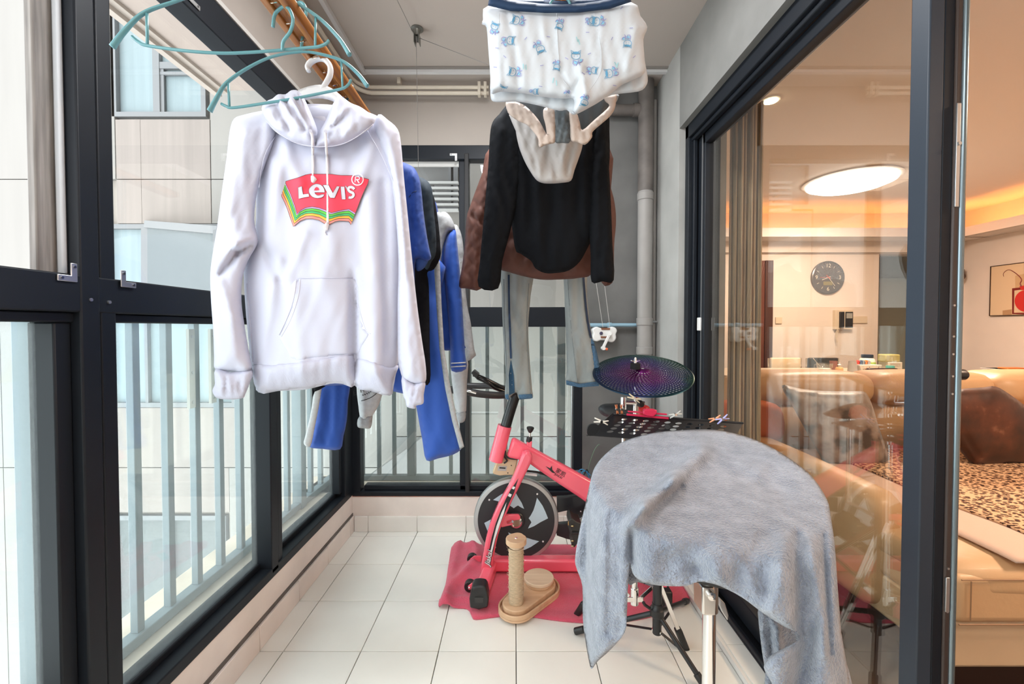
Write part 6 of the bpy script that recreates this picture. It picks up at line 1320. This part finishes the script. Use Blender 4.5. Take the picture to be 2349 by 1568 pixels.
# dining table and chairs
m_tab = mat('cream_table_top', (.60,.50,.38), .3); tb_ = thing('dining_table', 'cream dining table behind the sofa back', 'table', (3.1, 4.25, 0)); TX0, TX1 = 1.95, 4.05
MB().box(TX0, 3.85, .775, TX1, 4.62, .81).build('table_top', m_tab, tb_, bev=.006)
for x in (TX0+.08, TX1-.08):
    for y in (3.93, 4.54): MB().box(x-.03, y-.03, 0, x+.03, y+.03, .775).build('leg', m_tab, tb_, bev=.004)
def chair(px0, px1, pyt, Y, m, label, face=-1):
    a = P(px0, pyt, Y); b = P(px1, pyt, Y); t = thing('dining_chair', label, 'chair', ((a[0]+b[0])/2, Y, 0), 'dining chairs'); z = a[2]; x0, x1 = a[0], b[0]; f = face
    MB().box(x0+.015, Y-.02, .50, x1-.015, Y+.02, z).build('backrest', m, t, bev=.012)
    for x in (x0, x1): MB().tube([(x, Y, 0), (x, Y, .45), (x, Y+.01, z-.005)], .010, 10).build('leg', m_chrome, t); MB().tube([(x, Y+f*.42, 0), (x, Y+f*.42, .45)], .010, 10).build('leg', m_chrome, t)
    MB().box(x0, min(Y, Y+f*.43), .43, x1, max(Y, Y+f*.43), .48).build('seat', m, t, bev=.012)
m_blc = mat('black_leather', (.022,.016,.014), .3); m_crc = mat('cream_leather_chair', (.68,.55,.36), .4)
chair(1764, 1838, 820, 4.72, m_crc, 'cream leather dining chair on the far side of the table'); chair(1851, 1924, 820, 4.72, m_blc, 'black leather dining chair on the far side of the table beside the cream one')
chair(1985, 2062, 844, 3.62, m_blc, 'black leather dining chair on the near side of the table behind the sofa', 1); chair(2110, 2196, 842, 4.92, m_crc, 'cream dining chair showing above the sofa in the open doorway')
# table things
def onT(px, Y=4.2): return P(px, 800, Y)[0]
m_clr = glass_mat('tumbler_glass', (.93,.95,.95), .10)
def lat(name, x, Y, prof, m, parent, z=.81, n=24): return MB().lathe((x, Y, z), (0,0,1), prof, n).build(name, m, parent)
t = thing('glass_cup', 'clear glass cup with a long spoon on the dining table', 'cup', (onT(1892), 4.2, .81)); x = onT(1892)
lat('bowl', x, 4.2, [(.03,0),(.05,.012),(.066,.05),(.068,.085),(.064,.085),(.060,.05),(.045,.016),(.001,.012)], m_clr, t); lat('milk', x, 4.2, [(.028,.017),(.052,.03),(.054,.034)], mat('milk_white', (.8,.77,.7), .4), t)
MB().tube([(x-.066+.0*i-.035*math.sin(a), 4.2, .81+.055+.028*math.cos(a)) for i, a in enumerate(np.linspace(.2, 2.9, 8))], .005, 8).build('handle', m_clr, t); MB().tube([(x-.01, 4.2, .83), (x-.10, 4.22, .945)], .003, 6).build('spoon', m_chrome, t)
t = thing('sauce_bottle', 'small pump bottle with a peach-coloured body on the dining table', 'bottle', (onT(1917), 4.15, .81)); x = onT(1917)
lat('body', x, 4.15, [(.025,0),(.033,.01),(.034,.035),(.026,.05),(.010,.054)], mat('peach_bottle', (.75,.45,.22), .4), t); lat('pump', x, 4.15, [(.009,.05),(.009,.07),(.016,.074),(.006,.082),(.006,.098)], m_white_pl, t)
t = thing('tumbler', 'dark pink tumbler behind the pump bottle', 'tumbler', (onT(1930), 4.3, .81)); lat('body', onT(1930), 4.3, [(.03,0),(.035,.10),(.032,.10),(.028,.01)], mat('dusty_rose_glass', (.35,.16,.14), .3), t)
t = thing('tumbler', 'clear patterned glass tumbler left of the snack basket', 'tumbler', (onT(1947), 4.15, .81)); lat('body', onT(1947), 4.15, [(.042,0),(.032,.11),(.030,.11),(.038,.01)], mat('frosted_glass', (.45,.45,.43), .2), t)
t = thing('snack_basket', 'white printed basket holding colourful snacks on the table', 'basket', (onT(1983), 4.2, .81)); x = onT(1983)
bs_ = MB().prism([(x-.09, 4.12, .812), (x+.09, 4.12, .812), (x+.11, 4.12, .885), (x-.11, 4.12, .885)], (0,.15,0)).build('tub', mat('white_tub', (.72,.70,.62), .4), t, bev=.004)
random.seed(7)
for i in range(6): MB().prism([(x-.085+i*.03, 4.1175, .835+.01*(i % 2)), (x-.070+i*.03, 4.1175, .832), (x-.074+i*.03, 4.1175, .85+.01*(i % 3))], (0,.002,0)).build('printed_dot', mat(('green_dot','orange_dot','brown_dot')[i % 3], ((.1,.45,.2),(.75,.3,.05),(.3,.15,.08))[i % 3], .5), t)
t2s = [('red_snack',(.65,.08,.05)),('blue_snack',(.10,.18,.30)),('grey_snack',(.30,.36,.42)),('orange_snack',(.75,.28,.08)),('silver_snack',(.5,.5,.52))]
for i, (nm, c) in enumerate(t2s):
    xx = x-.095+i*.026; o = MB().prism([(xx, 4.17, .865), (xx+.03, 4.17, .87), (xx+.034, 4.17, .915+.01*(i % 2)), (xx+.012, 4.17, .93), (xx-.006, 4.17, .905)], (0,.02,0)).build('snack_packet', mat(nm, c, .35), None, bev=.003)
    top(o, '%s snack packet sticking out of the white basket' % nm.split('_')[0], 'packet', 'snack packets in the basket')
t = thing('supplement_jar', 'white and lime-green jar with a navy lid on the table', 'jar', (onT(2005), 4.28, .81)); x = onT(2005)
lat('body', x, 4.28, [(.062,.02),(.068,.03),(.068,.10),(.058,.125),(.045,.135)], mat('white_jar', (.75,.76,.68), .35), t); lat('label', x, 4.28, [(.0685,.045),(.0690,.046),(.0690,.092),(.0685,.093)], mat('lime_label', (.35,.55,.08), .4), t); lat('lid', x, 4.28, [(.050,.135),(.050,.165),(.046,.168)], mat('navy_lid', (.02,.04,.08), .35), t)
t = thing('jar', 'small teal jar in front of the lime-green jar', 'jar', (onT(2012), 4.05, .81)); lat('body', onT(2012), 4.05, [(.034,.0),(.034,.07),(.030,.075)], mat('teal_jar', (.08,.35,.32), .4), t)
t = thing('tissue_box', 'white printed carton with an olive lid at the right of the table', 'carton', (onT(2044), 4.2, .81)); x = onT(2044)
MB().box(x-.065, 4.15, .81, x+.07, 4.27, .91).build('box', mat('white_carton', (.70,.68,.62), .5), t, bev=.003); MB().box(x-.085, 4.16, .91, x+.06, 4.26, .985).build('lid', mat('olive_lid', (.42,.38,.12), .4), t, bev=.01)
for zz in (.84, .87, .89): MB().box(x-.05, 4.148, zz, x+.05, 4.151, zz+.005).build('printed_line', mat('grey_print', (.35,.35,.33), .6), t)
# picture on the side wall
a, b_ = PXW(2276, 612, XW-.01), PXW(2276, 723, XW-.01); PY1 = a[1]; PY0 = PXW(2440, 700, XW-.01)[1]; PZ0, PZ1 = b_[2], a[2]
pc = thing('framed_picture', 'square picture of a red vase with a twig on the side wall', 'picture', (XW-.01, (PY0+PY1)/2, (PZ0+PZ1)/2)); X_ = XW-.02
MB().box(X_, PY0, PZ0, XW, PY1, PZ1).build('canvas', mat('cream_canvas', (.72,.55,.36), .7), pc)
for bb2 in ((PY0-.008,PZ0-.008,PY1+.008,PZ0),(PY0-.008,PZ1,PY1+.008,PZ1+.008),(PY0-.008,PZ0,PY0,PZ1),(PY1,PZ0,PY1+.008,PZ1)): MB().box(X_-.006, bb2[0], bb2[1], XW, bb2[2], bb2[3]).build('frame', mat('thin_dark_frame', (.05,.025,.015), .4), pc)
def pw(pts, name, m, dx): MB().prism([(X_-dx, *PXW(x, y, X_)[1:]) for x, y in pts], (.001,0,0)).build(name, m, pc)
pw([(2300,712),(2321,709),(2321,722),(2300,722)], 'painted_block', mat('tan_paint', (.45,.27,.14), .7), .001); pw([(2329,632),(2375,622),(2375,662),(2329,664)], 'painted_block', mat('ochre_paint', (.60,.40,.22), .7), .001)
m_rv = mat('red_paint', (.60,.03,.025), .5); m_dr = mat('dark_red_paint', (.20,.02,.015), .5)
pw([(2322,661),(2400,652),(2400,657),(2327,666),(2326,717),(2400,716),(2400,722),(2322,720)], 'painted_stand', m_dr, .002)
pw([(2328+26+26*math.cos(t), 690+25*math.sin(t)) for t in np.linspace(0, 2*math.pi, 29)[:-1]], 'painted_vase', m_rv, .003); pw([(2339,656),(2370,652),(2366,664),(2343,665)], 'painted_vase_neck', m_rv, .0035)
MB().tube(spl([(X_-.003, *PXW(x, y, X_)[1:]) for x, y in ((2303,634),(2302,628),(2308,621),(2318,619),(2335,630),(2344,641),(2341,650),(2344,657))], 6), [.0015+.004*i/42 for i in range(43)], 6).build('painted_twig', m_dr, pc)
# wall lamp-like knob, box on a cabinet
kn = thing('wall_ornament', 'dark round ornament with an orange centre on a short black arm', 'ornament', P(2205, 628, 5.3))
MB().slab(splc([(2196,632),(2199,618),(2207,613),(2214,617),(2215,626),(2217,634),(2212,641),(2204,643),(2197,638)], 3), 5.28, 5.33).build('body', mat('dark_bronze', (.05,.02,.01), .4), kn, bev=.012); MB().slab(splc([(2200,634),(2201,621),(2206,616),(2209,624),(2208,633),(2203,637)], 3), 5.27, 5.285).build('centre', mat('orange_shell', (.75,.22,.04), .5), kn, bev=.004)  # centre is plain orange, no emission
MB().tube([P(2170,626,5.38), P(2202,626,5.30)], .012, 8).build('arm', m_black, kn)
cb_ = thing('side_cabinet', 'pale side cabinet behind the sofa under the picture', 'cabinet', (5.3, 4.4, 0)); q0 = P(2285, 864, 4.3)
MB().box(q0[0]-.02, 4.15, 0, XW-.02, 4.48, q0[2]-.03).build('body', m_lwall, cb_, bev=.006); MB().box(q0[0]-.04, 4.13, q0[2]-.03, XW-.02, 4.50, q0[2]).build('top', m_lwall, cb_, bev=.004); MB().tube([(q0[0]+.2, 4.148, .45), (q0[0]+.3, 4.148, .45)], .006, 8).build('handle', m_chrome, cb_)
t = thing('storage_box', 'white storage box with dashed trim on the side cabinet', 'box', (q0[0]+.2, 4.3, q0[2])); a = P(2291, 846, 4.3)
MB().box(a[0], 4.2, q0[2], XW-.06, 4.46, a[2]).build('box', mat('white_box_card', (.66,.63,.60), .6), t, bev=.003); MB().box(a[0]-.006, 4.19, a[2]-.008, XW-.05, 4.47, a[2]).build('lid', mat('white_box_card', (.66,.63,.60), .6), t, bev=.002)
for i in range(7): MB().box(a[0]+.03+i*.075, 4.197, a[2]-.045, a[0]+.07+i*.075, 4.2, a[2]-.040).build('dash_trim', mat('grey_print', (.3,.3,.3)), t)
top(MB().box(a[0]+.04, 4.25, a[2]+.0005, a[0]+.24, 4.35, a[2]+.016).build('orange_folder', mat('orange_card', (.85,.22,.05), .5), None, bev=.006), 'orange flat folder on the white storage box', 'folder')
